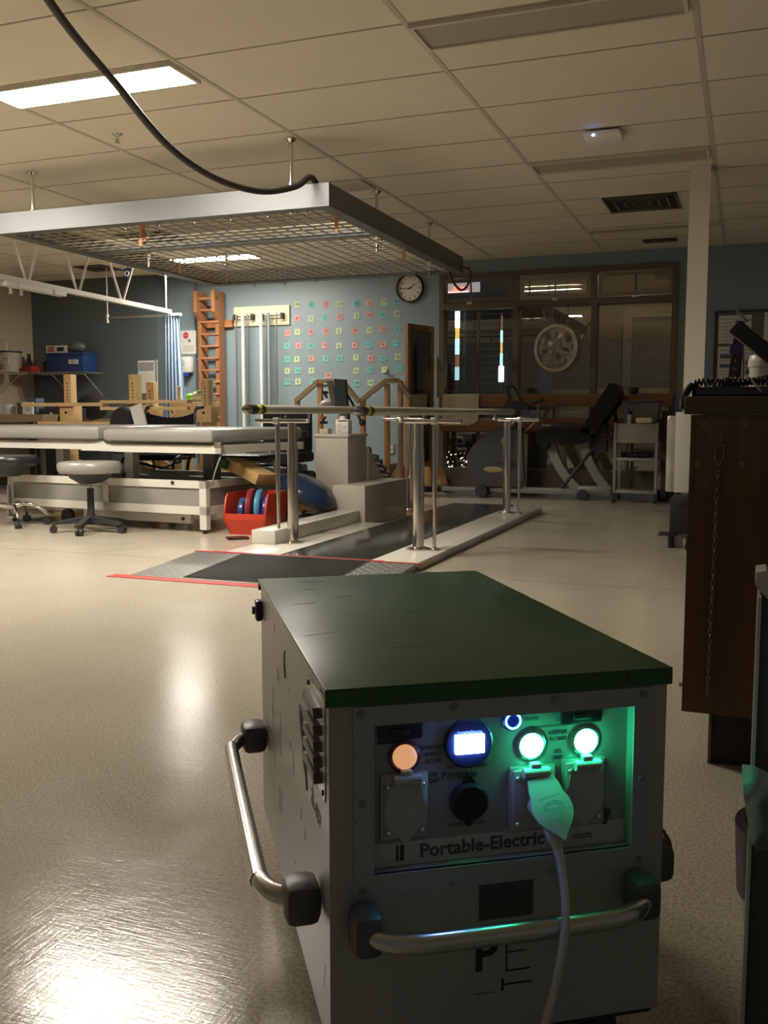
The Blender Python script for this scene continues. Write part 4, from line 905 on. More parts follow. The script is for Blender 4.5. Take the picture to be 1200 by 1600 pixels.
# arm ergometer on the rail
t = thing('arm_ergometer', 'dark grey tilted console with hand cranks above the bar', 'exercise machine', (-3.75, 8.9, 0))
m = MB().prism([(-.06, 0), (.07, 0), (.05, .28), (-.07, .29)], (-3.83, 8.9, .95), X, Z, .06); m.build('console', P('console_grey', (0.055, 0.065, 0.08), .4), t)
MB().prism([(-.03, 0), (.03, 0), (-.04, .24), (-.085, .25)], (-3.91, 8.92, .98), X, Z, .05).build('console_edge', P('console_edge', (0.28, 0.25, 0.2), .4), t)
MB().tube([(-3.80, 8.88, 1.12), (-3.72, 8.88, 1.0), (-3.66, 8.86, .9), (-3.62, 8.86, .82)], .014, 8, 4).sphere((-3.60, 8.86, .80), .035).build('crank_arm', black, t)
MB().sphere((-4.0, 8.92, .96), .10, (1.1, .5, .75)).build('housing', P('erg_grey', (0.33, 0.31, 0.27), .4), t)
MB().cyl((-3.98, 8.85, 1.05), (-4.02, 8.85, 1.11), .012, seg=8).cyl((-4.03, 8.85, 1.11), (-3.97, 8.85, 1.10), .014, seg=8).cyl((-4.0, 8.85, .86), (-4.04, 8.85, .80), .012, seg=8).cyl((-4.06, 8.85, .80), (-3.98, 8.85, .80), .014, seg=8).build('hand_grip', black, t)
MB().cyl((-3.87, 8.86, 1.01), (-3.86, 8.84, 1.01), .02, seg=12).build('orange_knob', P('orange_knob', (0.4, 0.17, 0.05), .4), t)
MB().cyl((-3.83, 8.86, 1.01), (-3.83, 8.84, 1.01), .014, seg=12).cyl((-3.79, 8.86, .97), (-3.79, 8.84, .97), .018, seg=12).build('silver_knobs', chrome, t)
MB().box((-3.86, 8.9, 0), (-3.78, 8.98, .97)).box((-4.1, 8.7, 0), (-3.55, 9.2, .05)).build('stand', P('erg_stand', (0.1, 0.1, 0.1), .4), t)
MB().cyl((-3.50, 8.6, .50), (-3.42, 8.6, .50), .07, seg=20).build('foot_wheel', rubber, t)
MB().cyl((-3.47, 8.62, .40), (-3.43, 8.62, .40), .09, seg=20).build('foot_disc', P('blue_black', (0.02, 0.03, 0.045), .3), t)
t = thing('dumbbell_rack', 'cluster of dark dumbbells beside the brown step', 'dumbbells', (-3.25, 8.3, 0))
random.seed(2)
for k in range(4): MB().cyl((-3.27+k*.04, 8.3, .48-k*.055), (-3.22+k*.04, 8.3, .47-k*.055), .035, seg=12).cyl((-3.27+k*.04, 8.3, .48-k*.055), (-3.17+k*.04, 8.3, .45-k*.055), .012, seg=8).build('dumbbell', black, t)
MB().box((-3.3, 8.28, 0), (-3.26, 8.4, .45)).box((-3.12, 8.28, 0), (-3.08, 8.4, .28)).build('stand', black, t)

# standing mirror with half round feet
mr = thing('standing_mirror', 'tall oak framed standing mirror on half round feet', 'mirror', (-3.38, 10.1, 0))
A = Vector((-3.46, 9.78, 0)); B = Vector((-3.33, 10.30, 0)); d = (B-A).normalized(); nn = Vector((d.y, -d.x, 0))
def mbx(s0, s1, z0_, z1_, n0, n1, m):
    c = [A+d*s+nn*n_ for s in (s0, s1) for n_ in (n0, n1)]
    vs = [m.bm.verts.new((p.x, p.y, zz)) for zz in (z0_, z1_) for p in c]
    for q in ((0, 1, 3, 2), (4, 6, 7, 5), (0, 4, 5, 1), (2, 3, 7, 6), (0, 2, 6, 4), (1, 5, 7, 3)): m._f([vs[i] for i in q])
L2 = (B-A).length
m = MB(); mbx(0, .055, .1, 1.86, -.02, .02, m); mbx(L2-.055, L2, .1, 1.86, -.02, .02, m); mbx(.055, L2-.055, 1.80, 1.86, -.02, .02, m); mbx(.055, L2-.055, .30, .36, -.02, .02, m)
m.build('frame', WOOD('mirror_oak', (0.30, 0.165, 0.07), .35, .75), mr)
m = MB(); mbx(.055, L2-.055, .36, 1.80, -.004, .006, m); m.build('mirror_glass', P('mirror', (0.38, 0.40, 0.38), .02, 1.0), mr)
for P0 in (A, B):
    R_ = .21; poly = [(-R_, 0), (R_, 0)]+[(R_*math.cos(a), .0+.23*math.sin(a)) for a in [math.pi*i/16 for i in range(1, 16)]]
    o = MB().prism(poly, (P0.x, P0.y, .10), nn, Z, .025).box((P0.x-.2, P0.y-.03, .07), (P0.x+.2, P0.y+.03, .10)).build('half_round_foot', WOOD('foot_ply', (0.40, 0.24, 0.105), .4, .85, 'X'), mr)
    MB().sphere((P0.x+.17, P0.y-.02, .036), .035).sphere((P0.x-.17, P0.y-.02, .036), .035).build('caster', black, o)
one('white_wall_sheet', MB().box((-3.49, YB-.003, 1.22), (-3.46, YB-.001, 1.55)), paper, 'narrow white sheet on the wall just left of the mirror', 'sheet')
one('tan_fabric_flag', MB().prism([(0, .50), (.06, .36), (.11, .14), (.07, .08), (0, .0)], (-3.28, 10.30, 1.06), X, Z, -.004), P('tan_cloth', (0.30, 0.23, 0.14), .9), 'tan cloth corner sticking out right of the mirror frame', 'cloth')
def tw(u, v):
    z = 1.108-v*.345; x = -3.215+u*.42; 
    if v > .8: x = -3.215+u*(.42-.12*((v-.8)/.2)**2)
    return Vector((x, 10.33-.02*math.sin(v*3)-.006*math.sin(u*28), z))
g_ = MB().grid(tw, 40, 14); g_.box((-3.215, 10.33, 1.10), (-2.795, 10.40, 1.112), bev=.003)
bmesh.ops.solidify(g_.bm, geom=[f for f in g_.bm.faces], thickness=.006)
one('draped_towel', g_, P('cream_towel', (0.80, 0.74, 0.56), .9, bump=.4, bscale=120), 'cream towel draped over the guard boards under the left window bay', 'towel')

# ------------------------------------------------------------------ red bin with balance discs
t = thing('red_open_bin', 'red open fronted plastic bin on the floor', 'bin', (-3.42, 6.4, 0))
red = P('red_plastic', (0.50, 0.045, 0.018), .35)
Rr = Matrix.Rotation(math.radians(5), 3, 'Z'); o0 = Vector((-3.535, 6.10, 0)); ax = Rr@X; ay = Rr@Y
def rb(p): return o0 + ax*p[0] + ay*p[1] + Z*p[2]
def hexa(m, q):
    vs = [m.bm.verts.new(rb(p)) for p in q]
    for f in ((0, 1, 2, 3), (4, 7, 6, 5), (0, 4, 5, 1), (1, 5, 6, 2), (2, 6, 7, 3), (3, 7, 4, 0)): m._f([vs[i] for i in f])
m = MB(); W_ = .265; D_ = .40
hexa(m, [(0, 0, 0), (W_, 0, 0), (W_, D_, 0), (0, D_, 0), (0, 0, .01), (W_, 0, .01), (W_, D_, .01), (0, D_, .01)])
hexa(m, [(0, 0, 0), (W_, 0, 0), (W_, .012, 0), (0, .012, 0), (-.03, -.035, .11), (W_+.03, -.035, .11), (W_+.03, -.02, .11), (-.03, -.02, .11)])
hexa(m, [(-.03, -.035, .11), (W_+.03, -.035, .11), (W_+.03, -.02, .11), (-.03, -.02, .11), (-.035, -.035, .155), (W_+.035, -.035, .155), (W_+.035, -.02, .155), (-.035, -.02, .155)])
for sx, x0_ in ((-1, 0), (1, W_)):
    e = sx*.035; th_ = -sx*.012
    pts_ = [(0, 0), (-.035, .11), (-.035, .155), (.0, .27), (.03, .30), (D_, .30), (D_, 0)]
    lean = [0, 1, 1, 1, 1, 1, 0]
    va = [m.bm.verts.new(rb((x0_+e*l, p[0], p[1]))) for p, l in zip(pts_, lean)]; vb = [m.bm.verts.new(rb((x0_+e*l+th_, p[0], p[1]))) for p, l in zip(pts_, lean)]
    m._f(va); m._f(vb[::-1])
    for i in range(7): m._f([va[i], va[(i+1) % 7], vb[(i+1) % 7], vb[i]])
hexa(m, [(0, D_-.012, 0), (W_, D_-.012, 0), (W_, D_, 0), (0, D_, 0), (-.035, D_-.012, .30), (W_+.035, D_-.012, .30), (W_+.035, D_, .30), (-.035, D_, .30)])
m.build('shell', red, t)
dc = [('blue', (0.03, 0.08, 0.22), .045, .115, 'first'), ('dark red', (0.25, 0.03, 0.04), .115, .15, 'second'), ('light blue', (0.07, 0.25, 0.42), .185, .148, 'third'), ('purple', (0.07, 0.03, 0.20), .245, .125, 'last')]
for nme, c, xx, r, od in dc:
    ctr = rb((xx-.01, .17, .012+r+.02)); nv = (ax*.98-Z*.0+ay*.15).normalized()
    m = MB().lathe([(.01, -.022), (r*.8, -.026), (r*.95, -.018), (r, 0), (r*.95, .018), (r*.8, .026), (.01, .022)], ctr, 36, nv)
    one('balance_disc', m, P('disc_'+nme.replace(' ', '_'), c, .25), f'{nme} inflatable balance disc, {od} from the left in the red bin', 'balance disc', None)
m = MB([WOOD('block_wood', (0.58, 0.38, 0.17), .5, .85, 'X'), P('block_green', (0.02, 0.10, 0.03), .6)])
Rb = Matrix.Rotation(math.radians(20), 3, 'Y')@Matrix.Rotation(math.radians(-12), 3, 'Z')
m.box((-3.76, 6.38, .40), (-3.40, 6.62, .485), rot=Rb, bev=.003); m.mi = 1; m.box((-3.775, 6.375, .465), (-3.70, 6.60, .53), rot=Rb)
one('wooden_block', m, None, 'pine block with a green end lying across the red bin', 'block')
one('black_phone', MB().box((-3.42, 5.82, .001), (-3.27, 5.93, .014), rot=Matrix.Rotation(.7, 3, 'Z'), bev=.003), P('phone', (0.03, 0.015, 0.015), .3), 'small flat black remote on the floor before the red bin', 'remote')
# half ball
t = thing('balance_trainer', 'dark blue half ball balance trainer tipped on its side', 'balance trainer', (-3.2, 7.1, 0))
nb = Vector((.42, .13, .90)).normalized(); cb = Vector((-3.245, 6.79, .235))
prof = [(.27, 0)]+[(.265*math.cos(a), .015+.145*math.sin(a)) for a in [math.pi/2*i/10 for i in range(1, 11)]]
MB().lathe(prof, cb, 40, nb).build('dome', P('bosu_blue', (0.013, 0.028, 0.065), .22), t)
MB().lathe([(.01, -.035), (.25, -.035), (.28, -.02), (.28, .005), (.01, .006)], cb, 40, nb).build('base_disc', black, t)
one('caster_box', MB().box((-3.72, 7.3, .07), (-3.33, 7.7, .2)).sphere((-3.69, 7.3, .035), .034).sphere((-3.36, 7.3, .035), .034).sphere((-3.36, 7.68, .035), .034).sphere((-3.69, 7.68, .035), .034), MATS['mirror_oak'], 'small wooden dolly on casters behind the blue half ball', 'dolly')

# ------------------------------------------------------------------ ramp and tape
t = thing('metal_ramp', 'silver diamond plate ramp with a ribbed black mat', 'ramp', (-2.45, 4.65, 0))
tread = P('diamond_plate', (0.22, 0.22, 0.21), .4, .5, bump=.2, bscale=50)
m = MB(); yA, yB_, xA, xB_ = 4.30, 4.98, -3.12, -1.70
def rz(y): return .004+.040*(y-yA)/(yB_-yA)
def rampbox(m, a, b_, y0_, y1_, h):
    vs = [m.bm.verts.new(p) for p in ((a, y0_, .0), (b_, y0_, 0), (b_, y1_, 0), (a, y1_, 0), (a, y0_, rz(y0_)+h), (b_, y0_, rz(y0_)+h), (b_, y1_, rz(y1_)+h), (a, y1_, rz(y1_)+h))]
    for f in ((0, 3, 2, 1), (4, 5, 6, 7), (0, 1, 5, 4), (1, 2, 6, 5), (2, 3, 7, 6), (3, 0, 4, 7)): m._f([vs[i] for i in f])
rampbox(m, xA, xB_, yA, yB_, 0)
def dia(m, x, y, s, L=.018, W__=.005):
    c_, s_ = math.cos(s), math.sin(s)
    p = [(L*c_, L*s_), (-W__*s_, W__*c_), (-L*c_, -L*s_), (W__*s_, -W__*c_)]
    vs = [m.bm.verts.new((x+a, y+b_, rz(y+b_)+.0006)) for a, b_ in p]; top = m.bm.verts.new((x, y, rz(y)+.003))
    for i in range(4): m._f([vs[i], vs[(i+1) % 4], top])
k = 0; y = yA+.03
while y < yB_-.02:
    x = xA+.02+(k % 2)*.0
    j = 0
    while x < xB_-.02:
        if x < -2.80 or x > -1.98: dia(m, x, y, (.785 if (j+k) % 2 else -.785))
        x += .034; j += 1
    y += .034; k += 1
m.build('plate', tread, t)
m = MB(); rampbox(m, -2.80, -1.98, yA+.03, yB_-.0, .004)
y = yA+.05
while y < yB_-.02: m.box((-2.79, y-.006, rz(y)), (-1.99, y+.006, rz(y)+.008)); y += .026
m.build('ribbed_mat', P('ribbed_black', (0.03, 0.03, 0.03), .5), t)
tape = P('red_tape', (0.50, 0.045, 0.035), .5)
m = MB().box((-3.22, 4.225, .0005), (-1.68, 4.31, .003), rot=Matrix.Rotation(-.004, 3, 'Z'))
one('red_floor_tape', m, tape, 'broad red tape along the near edge of the metal ramp', 'tape')
m = MB().box((-3.13, 4.972, .044), (-1.66, 4.992, .0475)).box((-3.0, 4.99, .046), (-1.9, 5.005, .049))
one('red_edge_tape', m, tape, 'frayed red tape where the ramp meets the platform', 'tape')

# ------------------------------------------------------------------ recumbent bike
bk_ = thing('recumbent_exercise_bike', 'recumbent exercise bike with black seat and grey curved legs', 'exercise bike', (-2.1, 9.95, 0))
yb = 9.95; bike_grey = P('bike_grey', (0.25, 0.24, 0.215), .4); shroud = P('bike_charcoal', (0.045, 0.05, 0.055), .45)
poly = [(-2.78, .34), (-2.80, .44), (-2.72, .56), (-2.55, .70), (-2.44, .75), (-2.30, .77), (-2.20, .74), (-2.17, .20), (-2.20, .12), (-2.60, .12), (-2.70, .17)]
MB().prism(poly, (0, yb+.10, 0), X, Z, .20).build('shroud', shroud, bk_)
MB().sphere((-2.50, yb-.105, .30), .1, (1.05, .05, .32), u=24).build('oval_badge', P('badge', (0.38, 0.31, 0.15), .4), bk_)
MB().lathe([(.055, 0), (.055, .02), (.035, .02), (.035, 0)], (-2.36, yb-.10, .60), 24, (0, -1, 0)).cyl((-2.36, yb-.10, .60), (-2.36, yb-.17, .60), .02, seg=12).build('crank_hub', bike_grey, bk_)
MB().box((-2.38, yb-.19, .40), (-2.34, yb-.165, .60), bev=.005).box((-2.42, yb-.26, .37), (-2.30, yb-.17, .41), bev=.008).build('pedal', black, bk_)
MB().cyl((-2.62, yb-.16, .07), (-2.62, yb+.16, .07), .065, seg=20).build('front_roller', rubber, bk_)
MB().box((-2.7, yb-.04, .05), (-1.27, yb+.04, .115), bev=.01).box((-3.1, yb-.03, .05), (-2.7, yb+.03, .10), bev=.01).box((-1.62, yb-.06, .06), (-1.27, yb+.06, .15), bev=.03).build('base_rail', bike_grey, bk_)
MB().cyl((-2.20, yb, .1), (-2.19, yb, .68), .038, seg=20).build('mast', P('mast_pale', (0.36, 0.34, 0.30), .4), bk_)
MB().cyl((-2.32, yb-.06, .73), (-2.25, yb-.06, .80), .05, seg=14).build('joint', black, bk_)
MB().tube([(-2.24, yb, .72), (-2.20, yb, .84), (-2.16, yb, .93)], .018, 8, 4).tube([(-2.18, yb-.05, .70), (-2.06, yb-.05, .82), (-2.04, yb-.05, 1.0)], .012, 8, 4).build('console_stem', bike_grey, bk_)
MB().prism([(-2.42, .94), (-2.13, .93), (-2.14, .97), (-2.24, 1.03), (-2.33, 1.19), (-2.38, 1.18), (-2.36, 1.04)], (0, yb+.09, 0), X, Z, .18).build('console', black, bk_)
MB().prism([(-2.30, 1.02), (-2.225, 1.03), (-2.30, 1.16), (-2.335, 1.16)], (0, yb-.091, 0), X, Z, .002).build('console_face', P('lcd_grey', (0.10, 0.11, 0.10), .3), bk_)
MB().cyl((-2.10, yb-.05, 1.0), (-1.98, yb-.05, 1.04), .02, seg=10).build('front_grip', black, bk_)
def leg(x0_, z0_, x1_, z1_, name):
    P_ = []
    for i in range(13):
        u = i/12; P_.append((x0_+(x1_-x0_)*(u**1.9), z0_+(z1_-z0_)*u))
    L_, R__ = [], []
    for i, p in enumerate(P_):
        a = P_[max(i-1, 0)]; b_ = P_[min(i+1, 12)]; dx, dz = b_[0]-a[0], b_[1]-a[1]; q = math.hypot(dx, dz); nx_, nz_ = -dz/q*.045, dx/q*.045
        L_.append((p[0]+nx_, p[1]+nz_)); R__.append((p[0]-nx_, p[1]-nz_))
    MB().prism(L_+R__[::-1], (0, yb+.05, 0), X, Z, .10).build(name, bike_grey, bk_)
leg(-1.90, .62, -1.60, .09, 'curved_leg'); leg(-1.56, .62, -1.30, .10, 'curved_leg')
MB().cyl((-1.56, yb-.12, .055), (-1.56, yb+.12, .055), .055, seg=18).build('rear_roller', rubber, bk_)
MB().prism([(-2.02, .60), (-2.03, .71), (-1.97, .735), (-1.50, .74), (-1.45, .62), (-1.62, .575), (-1.80, .60), (-1.90, .58), (-1.92, .53), (-1.96, .53)], (0, yb+.2, 0), X, Z, .40).build('seat', blackfab, bk_)
MB().prism([(-1.58, .70), (-1.44, .68), (-1.32, .86), (-1.20, 1.02), (-1.20, 1.12), (-1.24, 1.19), (-1.30, 1.19), (-1.42, 1.0)], (0, yb+.2, 0), X, Z, .40).build('backrest', blackfab, bk_)
MB().box((-1.98, yb-.28, .755), (-1.50, yb-.23, .79), bev=.012).build('armrest', black, bk_)
MB().box((-1.98, yb+.23, .755), (-1.50, yb+.28, .79), bev=.012).build('armrest', black, bk_)
MB().tube([(-1.25, yb-.1, .93), (-1.24, yb-.1, .75), (-1.32, yb-.1, .66)], .02, 8, 4).box((-1.45, yb-.06, .50), (-1.33, yb+.06, .78)).tube([(-1.35, yb-.22, .62), (-1.28, yb-.22, .64), (-1.245, yb-.22, .71)], .02, 8, 4).tube([(-1.42, yb-.04, .60), (-1.60, yb-.04, .35), (-1.78, yb-.04, .12)], .022, 8, 4).box((-1.22, yb-.1, 1.03), (-1.13, yb+.1, 1.06)).build('seat_linkage', black, bk_)
MB().box((-1.95, yb-.283, .765), (-1.86, yb-.28, .78)).build('grip_sensor', chrome, bk_)
# utility cart
ct_ = thing('utility_cart', 'grey steel utility cart with three shelves and casters', 'cart', (-1.02, 9.9, 0))
cg = P('cart_grey', (0.30, 0.285, 0.25), .35, .3); x0_, x1_, y0_, y1_ = -1.22, -.82, 9.70, 10.10
for x in (x0_, x1_):
    for y in (y0_, y1_):
        MB().box((x-.013, y-.013, .09), (x+.013, y+.013, .80)).build('leg', cg, ct_)
        MB().box((x-.014, y-.03, .05), (x+.014, y+.01, .10)).cyl((x-.013, y-.01, .034), (x+.013, y-.01, .034), .033, seg=14).build('caster', rubber, ct_)
for z in (.095, .42): MB().box((x0_, y0_, z), (x1_, y1_, z+.03), bev=.003).build('shelf', cg, ct_)
MB().box((x0_, y0_, .60), (x1_, y1_, .79), bev=.004).build('drawer_box', P('cart_drawer', (0.36, 0.335, 0.28), .35, .3, var=.25, vscale=6), ct_)
t = thing('lidded_storage_tub', 'clear storage tub with a dark purple lid on the steel cart', 'tub', (-1.0, 9.95, .791))
MB().prism([(-.16, 0), (.15, 0), (.18, .21), (-.18, .21)], (-.99, 10.08, .791), X, Z, .28).build('body', P('cloudy_plastic', (0.15, 0.145, 0.15), .3, var=.3, vscale=15), t)
MB().box((-1.185, 9.78, 1.0), (-.795, 10.10, 1.02), bev=.004).build('lid', P('purple_lid', (0.045, 0.02, 0.07), .4), t)
one('folded_towels', MB().box((-1.03, 9.725, .793), (-.87, 9.79, .85), bev=.015), MATS['cream_towel'], 'folded cream towel in front of the purple lidded tub', 'towel')
t = thing('spray_bottle', 'slim pump bottle with a wire loop on the cart', 'bottle', (-1.08, 9.74, .791)); MB().lathe([(.022, 0), (.022, .09), (.012, .10)], (-1.09, 9.745, .791), 16).build('body', steel, t); MB().lathe([(.028, .10), (.028, .12), (.01, .13)], (-1.09, 9.745, .791), 16).tube([(-1.09, 9.745, .91), (-1.12, 9.745, .96), (-1.10, 9.745, 1.0), (-1.06, 9.745, .97), (-1.02, 9.745, 1.02)], .004, 6, 4).build('pump', black, t)
one('black_cuff', MB().box((-1.13, 9.8, .451), (-.88, 10.0, .50), bev=.02).sphere((-1.15, 9.85, .48), .03), blackfab, 'black folded cuff on the middle cart shelf', 'cuff')
one('dark_bin_panel', MB().box((-.80, 10.0, .0), (-.74, 10.36, .92), bev=.004), P('dark_brown', (0.045, 0.035, 0.025), .5), 'dark upright panel between the cart and the blue wall', 'panel')
one('black_grip_ball', MB().sphere((-1.12, 10.33, 1.135), .045, (1.1, .5, .9)), black, 'small black grip on the upper guard board right of the bike seat', 'grip')

# ------------------------------------------------------------------ right hand side, far
t = thing('white_hanging_cabinet', 'narrow glossy white cabinet at the foot of the white column', 'cabinet', (-.38, 7.0, .32))
MB().box((-.465, 6.98, .33), (-.27, 7.10, .895), bev=.004).build('door', P('cab_white', (0.56, 0.53, 0.46), .3), t)
MB().box((-.525, 7.0, .33), (-.465, 7.4, .87), bev=.015).build('glossy_side', P('cab_gloss', (0.55, 0.53, 0.48), .12, .4, var=.2, vscale=5), t)
MB().box((-.36, 6.965, .70), (-.33, 6.98, .74), bev=.004).build('latch', chrome, t)
MB().cyl((-.45, 7.05, .27), (-.45, 7.05, .33), .02, seg=10).sphere((-.45, 7.05, .04), .04).cyl((-.45, 7.05, .04), (-.45, 7.05, .3), .012, seg=8).cyl((-.3, 7.05, 0.0), (-.3, 7.05, .33), .012, seg=8).build('foot', black, t)
t = thing('black_floor_unit', 'black boxy unit with vents on the floor by the brown desk', 'device', (-.36, 6.5, 0))
MB().box((-.45, 6.45, .10), (-.12, 6.8, .335), bev=.01).build('body', P('unit_black', (0.012, 0.012, 0.012), .8), t)
m = MB()
for k in range(4): m.box((-.39+k*.018, 6.447, .27), (-.384+k*.018, 6.45, .305), rot=Matrix.Rotation(.3, 3, 'Y'))
m.build('vent_slots', ink, t)
MB().box((-.52, 6.42, .085), (-.40, 6.55, .10), bev=.006).cyl((-.34, 6.40, .045), (-.2, 6.40, .045), .045, seg=14).cyl((-.44, 6.5, 0), (-.44, 6.5, .09), .02, seg=8).cyl((-.2, 6.7, 0), (-.2, 6.7, .10), .02, seg=8).build('pedal', black, t)
MB().box((-.45, 6.52, .0), (-.37, 6.6, .09)).build('white_leg', white_paint, t)
# bulletin board at the back right
bb = thing('bulletin_board', 'grey bulletin board of printed sheets on the back wall at right', 'bulletin board', (.4, YB-.02, 1.2))
MB().box((-.32, YB-.022, .95), (1.2, YB-.002, 1.92)).build('backing', P('board_grey', (0.13, 0.125, 0.10), .8), bb)
MB().box((-.34, YB-.03, 1.91), (1.22, YB-.002, 1.93)).box((-.34, YB-.03, .95), (-.32, YB-.002, 1.93)).build('frame', P('frame_dark', (0.03, 0.03, 0.028), .5), bb)
MB().box((-.65, YB-.03, .95), (-.60, YB-.001, 1.86)).build('side_panel', P('side_panel', (0.25, 0.22, 0.18), .5), bb)
shm = [(-.33, .06, 1.62, 1.89, 'a'), (-.33, -.10, 1.20, 1.58, 'b'), (-.09, .10, 1.20, 1.58, 'c'), (.36, .95, 1.60, 1.89, 'b'), (.36, .95, 1.25, 1.58, 'd'), (.10, .16, 1.2, 1.9, 'w'), (-.33, -.10, 1.0, 1.18, 'e')]
shm = [(-.30, .01, 1.60, 1.88, 'a'), (-.30, -.08, 1.14, 1.57, 'b'), (-.07, .12, 1.14, 1.57, 'c'), (.30, .85, 1.58, 1.89, 'b'), (.30, .85, 1.22, 1.56, 'd'), (.13, .2, 1.5, 1.9, 'w'), (.32, .5, .98, 1.2, 'b')]
pb = P('print_blue', (0.08, 0.11, 0.2), .8); pr_ = P('print_red', (0.35, 0.03, 0.03), .8); py = P('print_yellow', (0.4, 0.36, 0.08), .8); pg = P('print_green', (0.05, 0.2, 0.08), .8); gp = P('grey_print', (0.25, 0.25, 0.25), .8)
random.seed(9)
for x0_, x1_, z0_, z1_, k in shm:
    m = MB([paper, gp, pb, pr_, py, pg]); yy = YB-.026
    m.box((x0_, yy, z0_), (x1_, yy+.003, z1_)); w2 = x1_-x0_; m.mi = 1
    z = z1_-.04
    while z > z0_+.03: m.box((x0_+.02, yy-.001, z), (x0_+.02+(w2-.04)*random.uniform(.5, 1), yy, z+.006)); z -= .035
    if k == 'b': m.mi = 2; m.box((x0_+.02, yy-.0015, z1_-.12), (x1_-.02, yy, z1_-.08)).box((x0_+.02, yy-.0015, z1_-.21), (x1_-.02, yy, z1_-.18))
    if k == 'c':
        for q, mi in enumerate((3, 4, 5)): m.mi = mi; m.box((x0_+.04, yy-.0015, z1_-.19-q*.045), (x1_-.02, yy, z1_-.15-q*.045))
    if k == 'd': m.mi = 4; m.box((x0_+.1, yy-.0015, z0_+.12), (x1_-.2, yy, z0_+.25))
    m.build('pinned_sheet', None, bb)

# ------------------------------------------------------------------ brown desk at right
dk = thing('brown_desk', 'brown wooden desk end with a dark worktop edge', 'desk', (.5, 2.7, 0))
dw = WOOD('desk_panel', (0.135, 0.066, 0.026), .4, .75, 'Z', 2); dw2 = WOOD('desk_patch', (0.16, 0.085, 0.038), .4, .7, 'Z', 3)
MB().box((-.123, 2.36, .155), (1.2, 2.385, .872)).box((-.123, 2.385, .155), (-.10, 3.3, .872)).build('end_panel', dw, dk)
MB().box((-.108, 2.352, .685), (.062, 2.36, .870), bev=.001).build('screwed_plate', dw2, dk)
MB().box((-.138, 2.345, .873), (1.3, 3.5, .915), bev=.003).build('worktop', P('worktop_brown', (0.085, 0.06, 0.042), .45), dk)
MB().box((-.055, 2.46, 0), (1.2, 3.3, .155)).build('toe_kick', P('toe_dark', (0.035, 0.032, 0.024), .6), dk)
MB().box((-.062, 2.45, 0), (-.055, 3.3, .155)).build('toe_kick_edge', P('toe_edge', (0.2, 0.16, 0.11), .5), dk)
m = MB()
for px_, pz_ in ((-.092, .849), (-.002, .849), (-.104, .757), (-.008, .757)): m.ring((px_, 2.350, pz_), .0042, .0011, (0, 1, 0), 18)
m.build('screw_cups', P('brass', (0.45, 0.36, 0.2), .35, .8), dk)
MB().cyl((-.123, 2.40, .21), (-.133, 2.40, .21), .005, seg=8).build('side_screw', MATS['brass'], dk)
# chain
ch = thing('hanging_chain', 'thin steel chain with a snap hook hanging down the desk panel', 'chain', (-.06, 2.345, .2))
chm = P('dull_chain', (0.26, 0.21, 0.15), .25, 1.0)
MB().ring((-.054, 2.346, .812), .006, .0016, (1, .3, 0), 16).cyl((-.054, 2.36, .822), (-.054, 2.346, .822), .003, seg=8).build('screw_eye', chm, ch)
MB().tube([(-.060, 2.343, .800), (-.066, 2.343, .79), (-.064, 2.343, .765), (-.058, 2.343, .755), (-.050, 2.343, .765), (-.047, 2.343, .79), (-.052, 2.343, .803), (-.060, 2.343, .800)], .0022, 8, 4).build('snap_hook', chm, ch)
zc = .752; k = 0
while zc > .215:
    xc = -.058-.006*(.752-zc)/.5; lk = MB(); R_ = .0032; h_ = .0062
    pts_ = [(R_*math.cos(a), (h_ if math.sin(a) > 0 else -h_)+R_*math.sin(a)) for a in [2*math.pi*i/14+.01 for i in range(14)]]
    dirv = Vector((1, 0, 0)) if k % 2 else Vector((.35, -1, 0)).normalized()
    lk.tube([Vector((xc, 2.350, zc))+dirv*p[0]+Z*p[1] for p in pts_], .0014, 6, closed=True).build('chain_link', chm, ch)
    zc -= .0145; k += 1
MB().cyl((xc, 2.35, zc+.008), (xc-.002, 2.35, zc-.006), .0022, .0006, seg=8).build('chain_end', chm, ch)
# things on the desk
DT = .9155
tr = thing('plastic_tray', 'shallow dark grey tray with a pale inside on the desk top', 'tray', (.2, 2.6, DT))
MB().box((-.125, 2.40, DT), (.6, 2.41, DT+.022)).box((-.125, 2.40, DT), (-.115, 2.75, DT+.03)).box((-.125, 2.74, DT), (.6, 2.75, DT+.03)).box((-.125, 2.4, DT), (.6, 2.75, DT+.004)).build('tray_walls', P('tray_grey', (0.07, 0.072, 0.075), .3), tr)
cm = P('phone_cord', (0.012, 0.012, 0.013), .35)
def coil(pts, R_, r, turns, label):
    base = [Vector(p) for p in pts]; out = []
    segs = len(base)-1; N = turns*9
    for i in range(N+1):
        u = i/N*segs; k_ = min(int(u), segs-1); f_ = u-k_; a = base[max(k_-1, 0)]; b_ = base[k_]; c_ = base[k_+1]; dd = base[min(k_+2, segs)]
        p = 0.5*((2*b_) + (-a+c_)*f_ + (2*a-5*b_+4*c_-dd)*f_*f_ + (-a+3*b_-3*c_+dd)*f_**3)
        tg = (c_-b_).normalized(); x_, y_, _ = basis(tg); th_ = 2*math.pi*i/9
        out.append(p+(x_*math.cos(th_)+y_*math.sin(th_))*R_)
    one('coiled_phone_cord', MB().tube(out, r, 5), cm, label, 'cord')
coil([(-.142, 2.385, .885), (-.140, 2.385, .915), (-.118, 2.385, .945), (-.06, 2.385, .951), (.0, 2.385, .950), (.06, 2.385, .950), (.2, 2.40, .965)], .0075, .0026, 36, 'black coiled cord draped over the left corner of the desk')
coil([(-.09, 2.43, .930), (-.05, 2.425, .944), (.0, 2.42, .948), (.03, 2.42, .955), (.07, 2.42, .962), (.2, 2.42, .97)], .0065, .0024, 30, 'black coiled cord lying just above the other on the desk')
